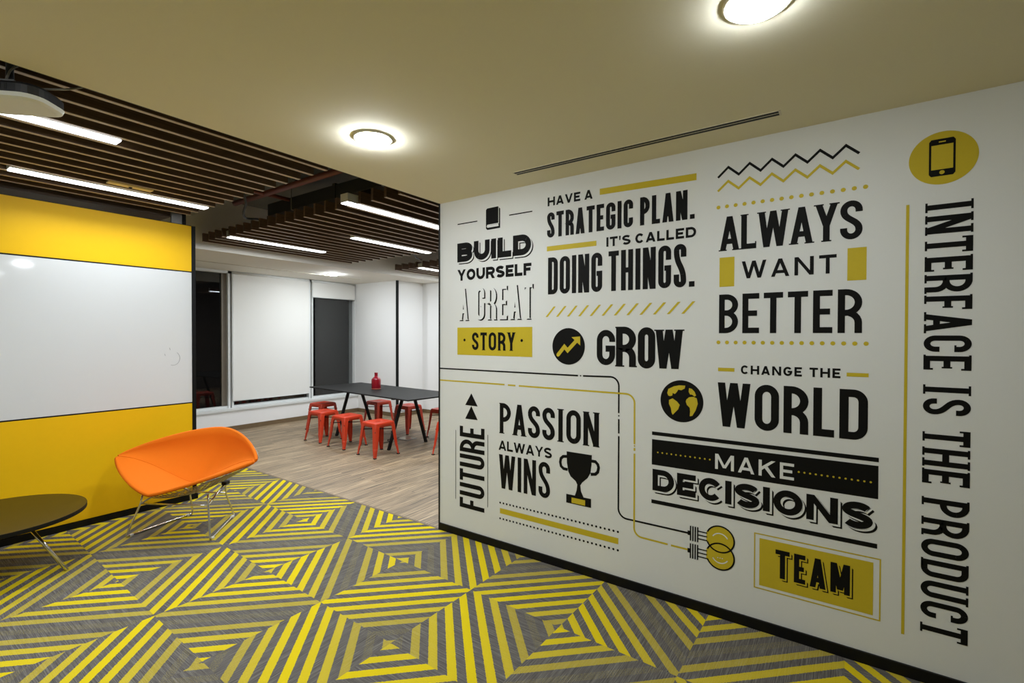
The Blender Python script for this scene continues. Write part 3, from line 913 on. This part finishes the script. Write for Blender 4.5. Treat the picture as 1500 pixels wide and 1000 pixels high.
class Art:
    """flat vinyl shapes laid on the wall, thin layers one over the other"""
    def __init__(s): s.bm = bmesh.new()
    def poly(s, pts, d=0.0010):
        area = sum(p[0] * q[1] - q[0] * p[1] for p, q in zip(pts, pts[1:] + pts[:1]))
        if area < 0: pts = pts[::-1]
        d += (len(s.bm.faces) % 11) * 3e-5
        f = s.bm.faces.new([s.bm.verts.new(P3(a, z, d)) for a, z in pts])
        return f
    def rect(s, a0, a1, z0, z1, d=0.0010): s.poly([(a0, z0), (a1, z0), (a1, z1), (a0, z1)], d)
    def disc(s, a, z, r, d=0.0010, n=28): s.poly([(a + r * cos(2 * pi * k / n), z + r * sin(2 * pi * k / n)) for k in range(n)], d)
    def ring(s, a, z, r, w, d=0.0010, n=40, a0=0, a1=360):
        pts = [(a + r * cos(radians(a0 + (a1 - a0) * k / n)), z + r * sin(radians(a0 + (a1 - a0) * k / n))) for k in range(n + 1)]
        s.stroke(pts, w, d)
    def stroke(s, pts, t, d=0.0010, closed=False, tf=None):
        for q in stroke_quads(pts, t, closed):
            s.poly([tf(*p) for p in q] if tf else q, d)
    def text(s, *args, **kw):
        d = kw.pop('d', 0.0010)
        for q in word_quads(*args, **kw): s.poly(q, d)
    def dots(s, p, q, n, r, d=0.0010):
        for k in range(n):
            u = k / (n - 1); s.disc(p[0] + (q[0] - p[0]) * u, p[1] + (q[1] - p[1]) * u, r, d, 12)
    def done(s, name, mat, parent=None, label=None):
        for f in s.bm.faces:
            f.normal_update()
            if f.normal.x > 0: f.normal_flip()
        o = link(name, s.bm, mat, parent)
        if parent:
            for v in o.data.vertices: v.co -= parent.location
        if label: o['label'] = label
        return o

def stroke_quads(pts, t, closed=False):
    P = [Vector(p) for p in pts]
    P = [p for i, p in enumerate(P) if i == 0 or (p - P[i - 1]).length > 1e-7]
    n = len(P)
    L, R = [], []
    for i in range(n):
        if closed: a, b = P[i - 1], P[(i + 1) % n]
        else: a, b = P[max(i - 1, 0)], P[min(i + 1, n - 1)]
        d1 = (P[i] - a).normalized() if (P[i] - a).length > 1e-9 else (b - P[i]).normalized()
        d2 = (b - P[i]).normalized() if (b - P[i]).length > 1e-9 else d1
        n1, n2 = Vector((-d1.y, d1.x)), Vector((-d2.y, d2.x))
        mm = n1 + n2
        mm = n1 if mm.length < 1e-6 else mm.normalized()
        k = min(2.2, 1 / max(0.3, mm.dot(n1)))
        L.append(P[i] + mm * k * t / 2); R.append(P[i] - mm * k * t / 2)
    out = []
    for i in range(n if closed else n - 1):
        j = (i + 1) % n
        out.append([tuple(R[i]), tuple(R[j]), tuple(L[j]), tuple(L[i])])
    return out

WREL = dict(A=1.06, B=1.0, C=0.98, D=1.02, E=0.84, F=0.80, G=1.02, H=1.04, K=1.04, L=0.80, M=1.28, N=1.06, O=1.04, P=0.96, R=1.0, S=0.96, T=0.92, U=1.0, V=1.06, W=1.5, Y=1.02)

def arc(cx, cy, rx, ry, a0, a1, n=9):
    return [(cx + rx * cos(radians(a0 + (a1 - a0) * k / n)), cy + ry * sin(radians(a0 + (a1 - a0) * k / n))) for k in range(n + 1)]

def glyph(ch, W, H, t, th, slab):
    """strokes of one capital inside the box [0,W]x[0,H] -> list of polygons"""
    Q = []
    l, r, b, T = t / 2, W - t / 2, th / 2, H - th / 2
    cx = W / 2
    rx = (W - t) / 2
    ry = min((H - th) / 2, rx * 1.12)
    def S(pts, closed=False, w=None): Q.extend(stroke_quads(pts, w or t, closed))
    def rect(a0, a1, z0, z1): Q.append([(a0, z0), (a1, z0), (a1, z1), (a0, z1)])
    def stem(x, feet=(1, 1)):
        rect(x - t / 2, x + t / 2, 0, H)
        if slab:
            for on, z0, z1 in ((feet[0], 0, slab * 0.8), (feet[1], H - slab * 0.8, H)):
                if on: rect(max(-slab * 0.5, x - t / 2 - slab), min(W + slab * 0.5, x + t / 2 + slab), z0, z1)
    def diag(x0, z0, x1, z1, w):
        Q.append([(x0 - w / 2, z0), (x0 + w / 2, z0), (x1 + w / 2, z1), (x1 - w / 2, z1)])
    def foot(x, z):
        if slab:
            w = t / 2 + slab * 0.9
            if z == 0: rect(x - w, x + w, 0, slab * 0.8)
            else: rect(x - w, x + w, H - slab * 0.8, H)
    def hbar(x0, x1, zc): rect(x0, x1, zc - th / 2, zc + th / 2)
    wd = t * 1.04
    if ch == 'I': stem(W / 2)
    elif ch == '.': rect(0, W, 0, t)
    elif ch == "'": Q.append([(0, H), (W, H), (W * 0.75, H - t * 1.9), (W * 0.1, H - t * 1.9)])
    elif ch == 'O': S(arc(r - rx, T - ry, rx, ry, 0, 90) + arc(l + rx, T - ry, rx, ry, 90, 180) + arc(l + rx, b + ry, rx, ry, 180, 270) + arc(l + rx, b + ry, rx, ry, 270, 360), True)
    elif ch in 'CG':
        roundish = ry > 0.33 * H
        up = arc(cx, T - ry, rx, ry, 38 if roundish else 0, 180, 14)
        dn = arc(cx, b + ry, rx, ry, 180, 322 if (roundish and ch == 'C') else 360, 14)
        if not roundish: up = [(r, min(H * 0.66, T - ry - 0.001))] + up
        if ch == 'C':
            if not roundish: dn = dn + [(r, max(H * 0.34, b + ry + 0.001))]
            S(up + dn)
            if slab and not roundish: rect(r - t * 0.5 - slab * 0.7, r + t / 2, H * 0.66 - slab * .2, H * 0.66 + slab * 0.5)
        else:
            S(up + dn + [(r, H * 0.47)])
            hbar(cx - t * 0.05, r + t / 2, H * 0.47 - th / 2 + th / 2)
    elif ch == 'D':
        q = min(ry * 1.0, (H - th) / 2); qx = min(W - t, max(rx, q * 0.9))
        stem(l, (1, 1)) if slab else rect(0, t, 0, H)
        S([(l, T)] + arc(r - qx, T - q, qx, q, 90, 0) + arc(r - qx, b + q, qx, q, 0, -90) + [(l, b)], False, th if th > t else t)
    elif ch in 'PRB':
        stem(l, (1, 1)) if slab else rect(0, t, 0, H)
        mz = H * (0.46 if ch != 'B' else 0.52)
        q = (T - mz) / 2; qx = min(W - t, max(q, rx * 0.9)) if W > 0.62 * H else min((W - t) * 0.9, q)
        qq = min(q, qx * 1.15)
        S([(l, T)] + arc(r - qx, T - qq, qx, qq, 90, 0, 8) + arc(r - qx, mz + qq, qx, qq, 0, -90, 8) + [(l, mz)])
        if ch == 'B':
            q2 = (mz - b) / 2; q2x = min(W - t, max(q2, rx * 0.9)) if W > 0.62 * H else min((W - t) * 0.9, q2); q3 = min(q2, q2x * 1.15)
            S([(l, mz)] + arc(r - q2x, mz - q3, q2x, q3, 90, 0, 8) + arc(r - q2x, b + q3, q2x, q3, 0, -90, 8) + [(l, b)])
        if ch == 'R':
            if W > 0.62 * H: Q.append([(W - t * 1.15, 0), (W, 0), (cx + t * 0.75, mz), (cx - t * 0.35, mz)])
            else:
                qx2 = min(qx, (W - t) * 0.7)
                S([(cx * 0.9, mz)] + arc(r - qx2, mz - qx2, qx2, qx2, 90, 0, 6) + [(r, 0)])
                if slab: rect(r - t / 2, r + t / 2 + slab * 0.6, 0, slab * 0.8)
    elif ch == 'E' or ch == 'F':
        stem(l, (1, 1)) if slab else rect(0, t, 0, H)
        hbar(0, W, T); hbar(0, W * 0.88, H * 0.5)
        if ch == 'E': hbar(0, W, b)
        if slab:
            rect(W - slab * 0.8, W, T - th / 2 - slab, H)
            if ch == 'E': rect(W - slab * 0.8, W, 0, th + slab)
            rect(W * 0.88 - slab * 0.7, W * 0.88, H * 0.5 - th / 2 - slab * 0.6, H * 0.5 + th / 2 + slab * 0.6)
    elif ch == 'L':
        stem(l) if slab else rect(0, t, 0, H)
        hbar(0, W, b)
        if slab: rect(W - slab * 0.8, W, 0, th + slab * 1.2)
    elif ch == 'T':
        stem(cx, (1, 0)); hbar(0, W, T)
        if slab:
            rect(0, slab * 0.8, T - th / 2 - slab * 1.2, H); rect(W - slab * 0.8, W, T - th / 2 - slab * 1.2, H)
    elif ch == 'H': stem(l); stem(r); hbar(l, r, H * 0.5)
    elif ch == 'U':
        S([(l, H)] + arc(l + rx, b + ry, rx, ry, 180, 270) + arc(l + rx, b + ry, rx, ry, 270, 360) + [(r, H)])
        if slab:
            for x in (l, r): rect(x - t / 2 - slab * 0.8, x + t / 2 + slab * 0.8, H - slab * 0.8, H)
    elif ch == 'N':
        stem(l); stem(r); Q.append([(r + t / 2 - wd * 1.08, 0), (r + t / 2, 0), (t * 1.05, H), (0, H)])
    elif ch == 'M':
        stem(l); stem(r)
        diag(t * 0.6, H, cx, H * 0.12, wd); diag(W - t * 0.6, H, cx, H * 0.12, wd)
    elif ch == 'K':
        stem(l)
        Q.append([(t, H * 0.36), (t, H * 0.36 + t * 1.3), (W - t * 1.25, H), (W, H)])
        Q.append([(W - t * 1.2, 0), (W, 0), (cx + t * 0.2, H * 0.62), (cx - t * 0.75, H * 0.50)])
    elif ch in 'AV':
        z0, z1 = (0, H) if ch == 'A' else (H, 0)
        diag(wd / 2, z0, cx, z1, wd); diag(W - wd / 2, z0, cx, z1, wd)
        if ch == 'A':
            zc = H * 0.27; u = (zc / H) * (cx - wd / 2)
            hbar(wd / 2 + u, W - wd / 2 - u, zc)
        foot(wd / 2, z0); foot(W - wd / 2, z0)
    elif ch == 'W':
        xs = (wd / 2, W * 0.28, cx, W * 0.72, W - wd / 2)
        for (x0, z0), (x1, z1) in zip(((xs[0], H), (xs[1], 0), (xs[2], H), (xs[3], 0)), ((xs[1], 0), (xs[2], H), (xs[3], 0), (xs[4], H))): diag(x0, z0, x1, z1, wd)
        foot(xs[0], H); foot(xs[4], H)
    elif ch == 'Y':
        zc = H * 0.42
        rect(cx - t / 2, cx + t / 2, 0, zc + t * 0.2)
        diag(wd / 2, H, cx, zc, wd); diag(W - wd / 2, H, cx, zc, wd)
        foot(wd / 2, H); foot(W - wd / 2, H); foot(cx, 0)
    elif ch == 'S':
        q = min((H - th) / 4 * 1.0, rx * 1.1)
        roundish = W > 0.62 * H
        p = arc(cx, T - q, rx, q, 28 if roundish else 0, 180, 14)
        if not roundish: p = [(r, H * 0.70)] + p
        # swing across
        s0, s1 = (l, T - q), (r, b + q)
        c0, c1 = (l, H * 0.50), (r, H * 0.50)
        for k in range(1, 12):
            u = k / 12
            p.append(tuple((1 - u) ** 3 * s0[i] + 3 * u * (1 - u) ** 2 * c0[i] + 3 * u * u * (1 - u) * c1[i] + u ** 3 * s1[i] for i in (0, 1)))
        p += arc(cx, b + q, rx, q, 0, -152 if roundish else -180, 14)
        if not roundish: p += [(l, H * 0.30)]
        S(p)
    return Q

def word_quads(text, box, t, gap=0.2, slab=0.0, th=None, space=0.5, off=(0, 0), grow=0.0, tf=None, rel=None, only=None):
    """lay text into box (a0,a1,z0,z1); t, gap, slab, space are fractions of cap height"""
    a0, a1, z0, z1 = box
    H = z1 - z0
    T_, G, SL = t * H, gap * H, slab * H
    TH = (th * H) if th else T_
    fixed = 0.0; units = 0.0
    for i, ch in enumerate(text):
        if ch == ' ': fixed += space * H; continue
        if ch in "I.'": fixed += T_ * (1.0 if ch != "'" else 0.8) + (2 * SL if ch == 'I' else 0)
        else: units += (rel or {}).get(ch, WREL[ch])
        if i < len(text) - 1 and text[i + 1] != ' ': fixed += G
    U = (a1 - a0 - fixed) / units
    x = a0
    out = []
    wi = 0
    for i, ch in enumerate(text):
        if ch == ' ': x += space * H; wi += 1; continue
        w = (T_ * (1.0 if ch != "'" else 0.8) + (2 * SL if ch == 'I' else 0)) if ch in "I.'" else (rel or {}).get(ch, WREL[ch]) * U
        for q in (glyph(ch, w, H, T_, TH, SL) if only is None or only == wi else ()):
            pts = [(x + p[0] + off[0], z0 + p[1] + off[1]) for p in q]
            if grow:
                c = (sum(p[0] for p in pts) / 4, sum(p[1] for p in pts) / 4)
                pts = grow_poly(pts, grow)
            out.append([tf(*p) for p in pts] if tf else pts)
        x += w
        if i < len(text) - 1 and text[i + 1] != ' ': x += G
    return out

def grow_poly(pts, g):
    area = sum(p[0] * q[1] - q[0] * p[1] for p, q in zip(pts, pts[1:] + pts[:1]))
    sgn = 1 if area > 0 else -1
    out = []
    n = len(pts)
    for i in range(n):
        a, p, b = Vector(pts[i - 1]), Vector(pts[i]), Vector(pts[(i + 1) % n])
        d1, d2 = (p - a), (b - p)
        if d1.length < 1e-7 or d2.length < 1e-7: out.append(tuple(p)); continue
        d1.normalize(); d2.normalize()
        n1, n2 = Vector((d1.y, -d1.x)) * sgn, Vector((d2.y, -d2.x)) * sgn
        mm = n1 + n2
        if mm.length < 1e-5: out.append(tuple(p)); continue
        mm.normalize()
        out.append(tuple(p + mm * g / max(0.5, mm.dot(n1))))
    return out

def decal(label, a, z): return thing('wall_decal', label, 'wall lettering', P3(a, z, 0.0), 0, 'vinyl lettering and pictograms on the white wall')

def words(parent, mat, text, box, t, gap, name='lettering', **kw):
    for k, wd in enumerate(text.split(' ')):
        A = Art(); A.text(text, box, t, gap, only=k, **kw); A.done(name, mat, parent, 'the word ' + wd)

K, Yv, Wv = 'black_vinyl', 'yellow_vinyl', 'wall'
def shaded(parent, name, text, box, t, gap, e, label, mat_mid=Wv, d0=0.0008, **kw):
    """black letters with a pale inline and a black drop edge"""
    A = Art(); A.text(text, box, t, gap, off=(2.1 * e, -2.1 * e), d=d0, **kw); A.text(text, box, t, gap, off=(1.6 * e, -1.6 * e), d=d0, **kw); A.done('drop_shadow', K, parent)
    A = Art()
    for k in (0.5, 1.2): A.text(text, box, t, gap, off=(k * e, -k * e), d=d0 + 0.0004, **kw)
    A.done('inline', mat_mid, parent)
    A = Art(); A.text(text, box, t, gap, d=d0 + 0.0008, **kw); A.done(name, K, parent, label)

# --- build yourself a great story
D = decal('wall lettering reading BUILD YOURSELF A GREAT STORY with a book pictogram', 0.54, 2.0)
A = Art()
A.poly([(0.4766, 2.560), (0.488, 2.571), (0.5905, 2.573), (0.612, 2.553), (0.612, 2.409), (0.49, 2.407), (0.477, 2.420)]); A.done('book_pictogram', K, D)
A = Art()
A.stroke([(0.5975, 2.565), (0.5975, 2.446), (0.492, 2.444), (0.486, 2.434), (0.494, 2.426), (0.5975, 2.427)], 0.005, 0.0014); A.rect(0.492, 0.5965, 2.4285, 2.4415, 0.0014); A.done('book_pages', Wv, D)
for q in ((0.190, 0.393, 2.484, 2.492), (0.694, 0.897, 2.487, 2.495)):
    A = Art(); A.rect(*q); A.done('dash', K, D)
shaded(D, 'lettering', 'BUILD', (0.188, 0.888, 2.185, 2.335), 0.31, 0.10, 0.0085, 'letters BUILD')
A = Art(); A.text('YOURSELF', (0.189, 0.891, 2.037, 2.125), 0.265, 0.11); A.done('lettering', K, D, 'letters YOURSELF')
words(D, K, 'A GREAT', (0.206, 0.900, 1.724, 1.979), 0.115, 0.11, name='drop_shadow', slab=0.025, space=0.30, off=(0.012, -0.008), d=0.0010)
words(D, Wv, 'A GREAT', (0.206, 0.900, 1.724, 1.979), 0.115, 0.11, slab=0.025, space=0.30, d=0.0014)
A = Art(); A.rect(0.1893, 0.8998, 1.448, 1.6645); A.done('banner', Yv, D, 'yellow banner')
A = Art(); A.text('STORY', (0.341, 0.7515, 1.489, 1.6254), 0.165, 0.13, slab=0.045, d=0.0014); A.done('lettering', K, D, 'the word STORY on the yellow banner')
for x in (0.264, 0.809):
    A = Art(); A.disc(x, 1.566, 0.011, 0.0014); A.done('dot', K, D)

# --- strategic plan
D = decal("wall lettering reading HAVE A STRATEGIC PLAN. IT'S CALLED DOING THINGS. with yellow bars", 1.5, 2.2)
words(D, K, 'HAVE A', (1.024, 1.3676, 2.506, 2.567), 0.235, 0.15, space=0.5)
words(D, K, 'STRATEGIC PLAN.', (1.020, 2.017, 2.286, 2.460), 0.155, 0.08, space=0.26)
words(D, K, "IT'S CALLED", (1.466, 2.026, 2.178, 2.239), 0.235, 0.16, space=0.5)
words(D, K, 'DOING THINGS.', (1.029, 2.019, 1.890, 2.1464), 0.125, 0.06, space=0.17)
A = Art(); A.poly([(1.418, 2.561), (2.026, 2.547), (2.026, 2.507), (1.418, 2.5214)]); A.done('bar', Yv, D)
A = Art(); A.rect(1.019, 1.396, 2.1925, 2.226); A.done('bar', Yv, D)
A = Art()
for k in range(12):
    o = k * (1.944 - 1.0105) / 11
    A.poly([(1.0098 + o, 1.733), (1.0275 + o, 1.733), (1.0915 + o, 1.8045), (1.0745 + o, 1.8045)])
A.done('slash_row', Yv, D)

# --- grow
D = decal('wall lettering reading GROW beside a black disc with a rising yellow arrow', 1.6, 1.53)
A = Art(); A.disc(1.191, 1.529, 0.125, n=48); A.done('disc', K, D)
A = Art(); A.stroke([(1.112, 1.470), (1.161, 1.527), (1.186, 1.501), (1.258, 1.573)], 0.026, 0.0014)
A.disc(1.112, 1.470, 0.013, 0.0014, 14); A.poly([(1.216, 1.592), (1.280, 1.597), (1.282, 1.536)], 0.0014); A.done('arrow', Yv, D)
A = Art()
for (ch, a0, a1, z0, z1) in (('G', 1.402, 1.530, 1.411, 1.640), ('R', 1.536, 1.668, 1.405, 1.660), ('O', 1.680, 1.790, 1.400, 1.655), ('W', 1.792, 1.955, 1.404, 1.640)):
    A.text(ch, (a0, a1, z0, z1), 0.175, 0.1, slab=0.045)
A.done('lettering', K, D, 'slab letters GROW')

# --- cables and bulbs
D = decal('black and yellow cable lines on the wall ending in two overlapping yellow light bulbs', 1.6, 0.9)
A = Art()
w = 0.0108
A.stroke([(0.0, 1.331), (1.266, 1.333)], w); A.disc(1.285, 1.333, 0.005, n=10)
A.stroke([(1.303, 1.333), (1.500, 1.337)] + arc(1.500, 1.280, 0.0565, 0.0565, 84, 0, 8) + [(1.5565, 1.107)], w)
A.disc(1.557, 1.090, 0.005, n=10); A.stroke([(1.557, 1.069), (1.5575, 0.9765)], w)
A.stroke([(1.5575, 0.960), (1.5572, 0.497)] + arc(1.6145, 0.497, 0.0573, 0.0575, 180, 266, 8) + [(1.993, 0.4405)], w)
A.done('cable_line', K, D, 'black cable line')
A = Art()
for p, q in (((0.0, 1.2345), (0.656, 1.236)), ((0.686, 1.2345), (0.7545, 1.2345)), ((1.6618, 0.898), (1.6622, 0.880))): A.stroke([p, q], w)
A.stroke([(0.784, 1.2345), (1.605, 1.2345)] + arc(1.605, 1.178, 0.0560, 0.0560, 90, 0, 8) + [(1.6615, 0.9215)], w)
A.disc(1.662, 0.9105, 0.005, n=10)
A.stroke([(1.6622, 0.8625), (1.6622, 0.395)] + arc(1.7125, 0.395, 0.0503, 0.0503, 180, 270, 8) + [(1.873, 0.343)], w)
A.stroke([(1.8926, 0.342), (1.994, 0.342)], w)
A.done('cable_line', Yv, D, 'yellow cable line')
b1, b2 = (2.169, 0.4455), (2.1695, 0.347)
rb = 0.074
for (bx, bz) in (b1, b2):
    A = Art(); dd = 0.0010 if bz > 0.4 else 0.0012
    A.disc(bx, bz, rb, dd, n=44); A.poly([(2.095, bz + 0.028), (2.13, bz + 0.05), (2.13, bz - 0.05), (2.095, bz - 0.028)], dd); A.done('bulb', Yv, D)
A = Art()
for (bx, bz), sg in ((b1, 1), (b2, -1)):
    A.ring(bx, bz, rb, 0.0085, 0.0014, 60, -158, 158)
    zc = bz - 0.003 if sg > 0 else bz - 0.008
    for dz in (0.022, 0.0, -0.022): A.stroke([(2.050, zc + dz), (2.100, zc + dz)], 0.0065, 0.0014)
    for k in range(4): A.stroke([(2.006 + k * 0.0135, zc + 0.044), (2.006 + k * 0.0135, zc - 0.044)], 0.0075, 0.0014)
    A.rect(1.9895, 2.004, zc - 0.013, zc + 0.013, 0.0014)
A.done('bulb_outline', K, D)
A = Art(); A.ring(b1[0], b1[1] - 0.012, 0.045, 0.006, 0.0018, 20, 30, 150); A.ring(b2[0], b2[1] + 0.008, 0.045, 0.006, 0.0018, 20, 210, 330)
for k in (-1, 0, 1): A.disc(b2[0] + k * 0.012, b2[1] - 0.008, 0.003, 0.0018, 8)
A.done('highlight', Wv, D)

# --- future
D = decal('upright wall lettering reading FUTURE under two black triangles', 0.34, 0.6)
for q in ([(0.3347, 1.148), (0.399, 1.0495), (0.272, 1.0515)], [(0.3347, 1.0485), (0.399, 0.943), (0.272, 0.9425)]):
    A = Art(); A.poly(q); A.done('triangle', K, D)
A = Art(); A.text('FUTURE', (0.233, 0.8817, -0.4667, -0.2157), 0.135, 0.075, tf=lambda a, z: (-z, a)); A.done('lettering', K, D, 'upright letters FUTURE')
for q in ((0.1712, 0.1762, 0.285, 0.841), (0.496, 0.501, 0.283, 0.841)):
    A = Art(); A.rect(*q); A.done('side_line', K, D)

# --- passion always wins
D = decal('wall lettering reading PASSION ALWAYS WINS with a black trophy and dotted yellow bar', 1.0, 0.7)
A = Art(); A.text('PASSION', (0.612, 1.420, 0.868, 1.096), 0.15, 0.085, slab=0.038); A.done('lettering', K, D, 'slab letters PASSION')
A = Art(); A.text('ALWAYS', (0.602, 1.065, 0.741, 0.814), 0.21, 0.10); A.done('lettering', K, D, 'small letters ALWAYS')
A = Art(); A.text('WINS', (0.606, 1.051, 0.455, 0.709), 0.125, 0.085); A.done('lettering', K, D, 'letters WINS')
A = Art()
A.poly([(1.181, 0.810), (1.3704, 0.810), (1.368, 0.745), (1.360, 0.688), (1.340, 0.653), (1.301, 0.6165), (1.251, 0.6165), (1.212, 0.643), (1.195, 0.673), (1.184, 0.731)])
A.poly([(1.251, 0.617), (1.301, 0.617), (1.2865, 0.594), (1.2915, 0.556), (1.311, 0.517), (1.2456, 0.517), (1.2586, 0.557), (1.2634, 0.595)])
A.rect(1.1795, 1.366, 0.458, 0.5178)
A.done('trophy', K, D)
A = Art(); A.stroke(round2 := [(1.183, 0.775), (1.155, 0.771), (1.137, 0.755), (1.132, 0.728), (1.138, 0.702), (1.158, 0.687), (1.190, 0.686)], 0.020)
A.stroke([(1.367, 0.771), (1.396, 0.771), (1.413, 0.755), (1.419, 0.735), (1.413, 0.705), (1.396, 0.688), (1.362, 0.682)], 0.020); A.done('trophy_handles', K, D)
A = Art(); A.rect(1.2207, 1.3225, 0.464, 0.5005, 0.0014); A.done('trophy_plaque', Yv, D)
for z in (0.3435, 0.2247):
    A = Art(); A.dots((0.6176, z), (1.555, z), 32, 0.0075); A.done('dotted_line', K, D)
A = Art(); A.rect(0.6157, 1.5583, 0.2635, 0.303); A.done('bar', Yv, D)

# --- always want better
D = decal('wall lettering reading ALWAYS WANT BETTER under zigzag lines', 2.48, 2.0)
A = Art(); A.text('ALWAYS', (2.156, 2.809, 2.081, 2.272), 0.15, 0.05, slab=0.042); A.done('lettering', K, D, 'slab letters ALWAYS')
A = Art(); A.text('WANT', (2.270, 2.705, 1.919, 2.014), 0.175, 0.24); A.done('lettering', K, D, 'letters WANT')
A = Art(); A.text('BETTER', (2.154, 2.811, 1.618, 1.836), 0.138, 0.10); A.done('lettering', K, D, 'letters BETTER')
for nm, z0, z1, mt in (('zigzag', 2.498, 2.548, K), ('zigzag', 2.421, 2.470, Yv)):
    A = Art(); A.stroke([(2.1431 + k * (2.7929 - 2.1431) / 12, z1 if k % 2 else z0) for k in range(13)], 0.0125); A.done(nm, mt, D)
for p, q in (((2.147, 2.330), (2.819, 2.330)), ((2.152, 1.566), (2.828, 1.566))):
    for k in range(16):
        u = k / 15; A = Art(); A.disc(p[0] + (q[0] - p[0]) * u, p[1] + (q[1] - p[1]) * u, 0.0105, n=16); A.done('dot', Yv, D)
A = Art(); A.rect(2.155, 2.2325, 1.8795, 2.0445); A.done('block', Yv, D)
A = Art(); A.rect(2.7495, 2.8262, 1.8775, 2.038); A.done('block', Yv, D)

# --- change the world
D = decal('wall lettering reading CHANGE THE WORLD beside a black and yellow globe', 2.4, 1.25)
words(D, K, 'CHANGE THE', (2.270, 2.726, 1.392, 1.440), 0.215, 0.21, space=0.7)
A = Art(); A.text('WORLD', (2.150, 2.838, 1.091, 1.339), 0.152, 0.085); A.done('lettering', K, D, 'letters WORLD')
for q in ((2.151, 2.237, 1.4025, 1.4225), (2.7513, 2.8393, 1.4025, 1.4215)):
    A = Art(); A.rect(*q); A.done('dash', Yv, D)
A = Art(); A.disc(1.9485, 1.2145, 0.1245, n=56); A.done('globe', K, D)
A = Art()
for pts in ([(1.8647, 1.2585), (1.8711, 1.2826), (1.9034, 1.3005), (1.9354, 1.309), (1.9708, 1.3085), (1.9672, 1.2915), (1.9483, 1.2799), (1.9292, 1.2825), (1.9229, 1.2691), (1.9102, 1.2551), (1.8972, 1.2608), (1.8947, 1.2448), (1.8818, 1.24), (1.8713, 1.2431)],
            [(1.8754, 1.2171), (1.8974, 1.228), (1.9233, 1.2104), (1.9387, 1.1921), (1.93, 1.1653), (1.9109, 1.144), (1.8981, 1.1297), (1.8915, 1.1422), (1.8874, 1.1681), (1.8755, 1.1934)],
            [(1.9922, 1.2957), (2.0084, 1.2916), (2.0233, 1.276), (2.032, 1.2549), (2.0235, 1.2479), (2.0086, 1.2583), (1.9987, 1.2576), (1.9898, 1.2737)],
            [(1.9777, 1.2277), (1.9926, 1.2417), (2.0173, 1.2461), (2.0358, 1.2386), (2.0421, 1.2072), (2.0301, 1.1679), (2.0119, 1.1342), (1.997, 1.1302), (1.9993, 1.1587), (1.9967, 1.1803), (1.9804, 1.1956), (1.974, 1.2145)]):
    A.poly(pts, 0.0014)
A.done('continents', Yv, D)

# --- make decisions
D = decal('wall lettering reading MAKE DECISIONS with MAKE on a black banner', 2.3, 0.8)
for q in ((1.773, 2.8825, 0.994, 1.0155), (1.7715, 2.88, 0.574, 0.597)):
    A = Art(); A.rect(*q); A.done('rule', K, D)
A = Art(); A.poly([(1.7735, 0.968), (2.8815, 0.976), (2.8815, 0.815), (1.7725, 0.812)]); A.done('banner', K, D, 'black banner')
A = Art(); A.text('MAKE', (2.139, 2.529, 0.844, 0.931), 0.175, 0.24, d=0.0014); A.done('lettering', Wv, D, 'white letters MAKE')
for p, q, n in (((1.8096, 0.891), (2.1102, 0.892), 12), ((2.5506, 0.893), (2.8521, 0.8925), 13)):
    A = Art(); A.dots(p, q, n, 0.0048, 0.0014); A.done('dotted_line', Yv, D)
shaded(D, 'lettering', 'DECISIONS', (1.778, 2.862, 0.655, 0.786), 0.255, 0.13, 0.0085, 'letters DECISIONS')

# --- team
D = decal('wall lettering reading TEAM on a framed yellow rectangle', 2.62, 0.38)
A = Art(); A.stroke([(2.346, 0.5245), (2.8925, 0.5245), (2.8925, 0.2275), (2.346, 0.2275)], 0.006, closed=True); A.done('frame_line', Yv, D)
A = Art(); A.rect(2.3695, 2.866, 0.245, 0.5025); A.done('rectangle', Yv, D)
shaded(D, 'lettering', 'TEAM', (2.447, 2.774, 0.310, 0.461), 0.16, 0.13, 0.0062, 'letters TEAM', mat_mid=Yv, d0=0.0012, rel=dict(T=1.1, E=0.85, A=1.15, M=1.35))

# --- interface is the product
D = decal('tall upright wall lettering reading INTERFACE IS THE PRODUCT under a phone pictogram', 3.1, 1.3)
A = Art(); A.disc(3.1005, 2.412, 0.1195, n=56); A.done('disc', Yv, D)
A = Art(); A.poly([(3.0525, 2.488), (3.060, 2.499), (3.136, 2.499), (3.1435, 2.488), (3.1435, 2.342), (3.136, 2.331), (3.060, 2.331), (3.0525, 2.342)], 0.0014); A.done('phone_pictogram', K, D)
A = Art(); A.rect(3.0605, 3.1355, 2.361, 2.472, 0.0018); A.disc(3.098, 2.347, 0.009, 0.0018); A.rect(3.086, 3.110, 2.483, 2.488, 0.0018); A.done('phone_screen', Yv, D)
words(D, K, 'INTERFACE IS THE PRODUCT', (-2.213, -0.220, 3.042, 3.205), 0.145, 0.115, slab=0.062, space=0.42, tf=lambda a, z: (z, -a))
A = Art(); A.rect(2.9735, 2.9852, 0.194, 2.217); A.done('side_line', Yv, D)
